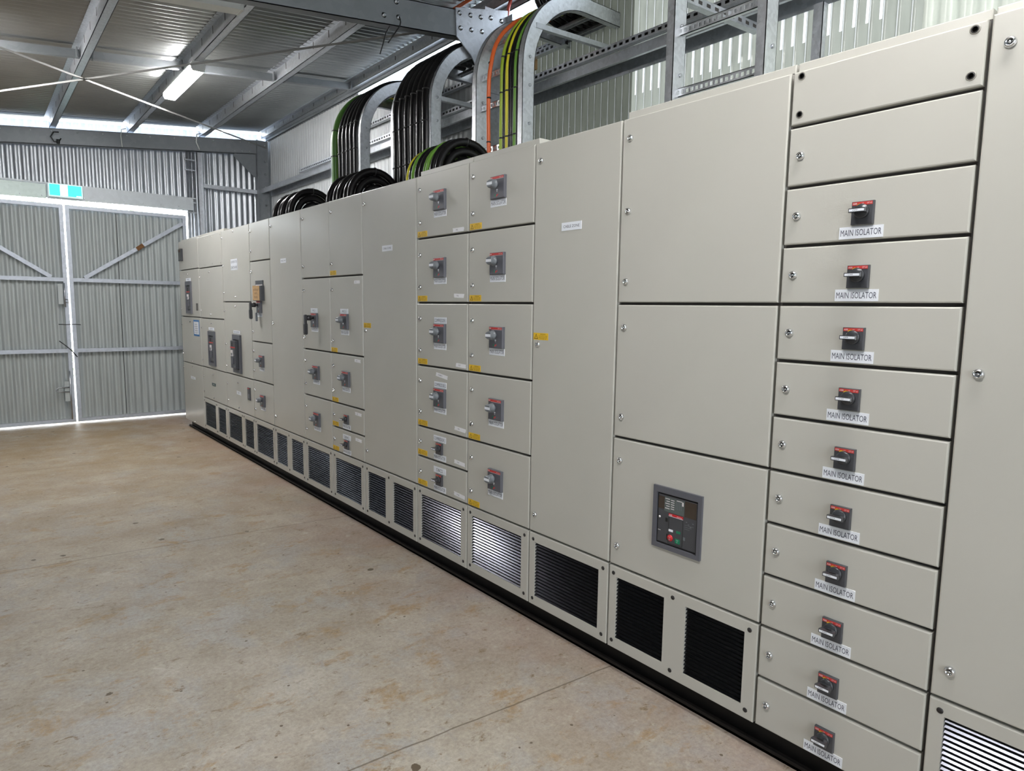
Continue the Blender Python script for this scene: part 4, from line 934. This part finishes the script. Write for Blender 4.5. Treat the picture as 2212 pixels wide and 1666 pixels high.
d = c.door(1.888, 1.346, name='cover_panel'); screws(d, [(7.511, 1.835), (7.892, 1.795), (7.89, 1.431), (7.504, 1.389)])
d = c.door(1.346, .804, name='cover_panel'); screws(d, [(7.50, 1.29), (7.885, 1.24), (7.88, .88)]); tall_breaker(d, 7.375, 7.61, .842, 1.212, 0); plate(d, 7.515, 1.2365, 'INCOMER', .205, .03, .017)
d = c.door(.804, ZL[10], name='cover_panel'); screws(d, [(7.88, .70), (7.50, .745), (7.875, .525), (7.50, .49)])
MB().box(-.0018, 0, 7.435, 7.57, .621, .652).text('SPD', 7.50, .6365, -.002, .07, .012, 1).build('name_plate', ['teal', 'pale'], (0, 7.5, .636), d)
c.vent(((.05, .465), (.56, .83)), plugs=[.03, .49, .52, .845])
c = Cab(Y[13], Y[14], 'beige end cabinet nearest the gates, with a blue-edged drawing taped on it', cap=True)
d = c.door(ZL[0]+.012, 1.895, name='cover_panel')
for z in (2.205, 1.925):
    for y in (8.77, 8.50, 8.24, 7.97): place('panel_rivet', RIVET, (0, y, z), d)
MB().panel(-.02, 0, 8.60, 8.74, 2.005, 2.145, .003).box(-.0205, -.02, 8.615, 8.725, 2.02, 2.13, 1).build('meter', ['bkpl', 'lcd'], (0, 8.67, 2.07), d)
d = c.door(1.895, 1.35, name='cover_panel'); screws(d, [(8.393, 1.842), (8.77, 1.798), (8.77, 1.437)]); tall_breaker(d, 8.255, 8.49, 1.387, 1.758, 0); plate(d, 8.397, 1.78, 'MAINS', .21, .034, .017); MB().box(-.003, 0, 8.015, 8.09, 1.425, 1.507).build('window', ['brownlcd'], (0, 8.05, 1.46), d)
d = c.door(1.35, .80, name='cover_panel'); screws(d, [(8.38, 1.29), (8.77, 1.25), (8.77, .90), (8.35, .83)])
e = MB().box(-.001, 0, 8.0, 8.245, 1.135, 1.318, 0).box(-.0016, 0, 8.022, 8.223, 1.155, 1.298, 1)
for k in range(5): e.box(-.0019, -.0016, 8.04+.01*k, 8.20-.015*(k % 3), 1.17+.024*k, 1.173+.024*k, 2)
e.box(-.0019, -.0016, 8.10, 8.104, 1.165, 1.29, 2).box(-.0019, -.0016, 8.16, 8.163, 1.18, 1.27, 2).build('taped_drawing', ['blue', 'paper', 'ink'], (0, 8.12, 1.22), d)
d = c.door(.80, .085, name='cover_panel', gz=.004); screws(d, [(8.35, .765), (8.77, .73), (8.77, .42), (8.35, .11)]); plate(d, 8.36, .632, 'MAINS', .2, .032, .013)
# base channel
mb = MB().box(.055, .061, Y[0], 8.74, .004, .097, 0).box(.024, .061, Y[0], 8.74, .0, .010, 0).box(.030, .061, Y[0], 8.74, .090, .096, 0).box(.024, .028, Y[0], 8.74, .0, .022, 0).box(.45, .50, Y[0], 8.74, 0, .096, 0)
tag(mb.build('base_channel', ['blackpl'], (.05, 4.3, 0)), 'black steel base channel running under the whole row of cabinets', 'plinth')
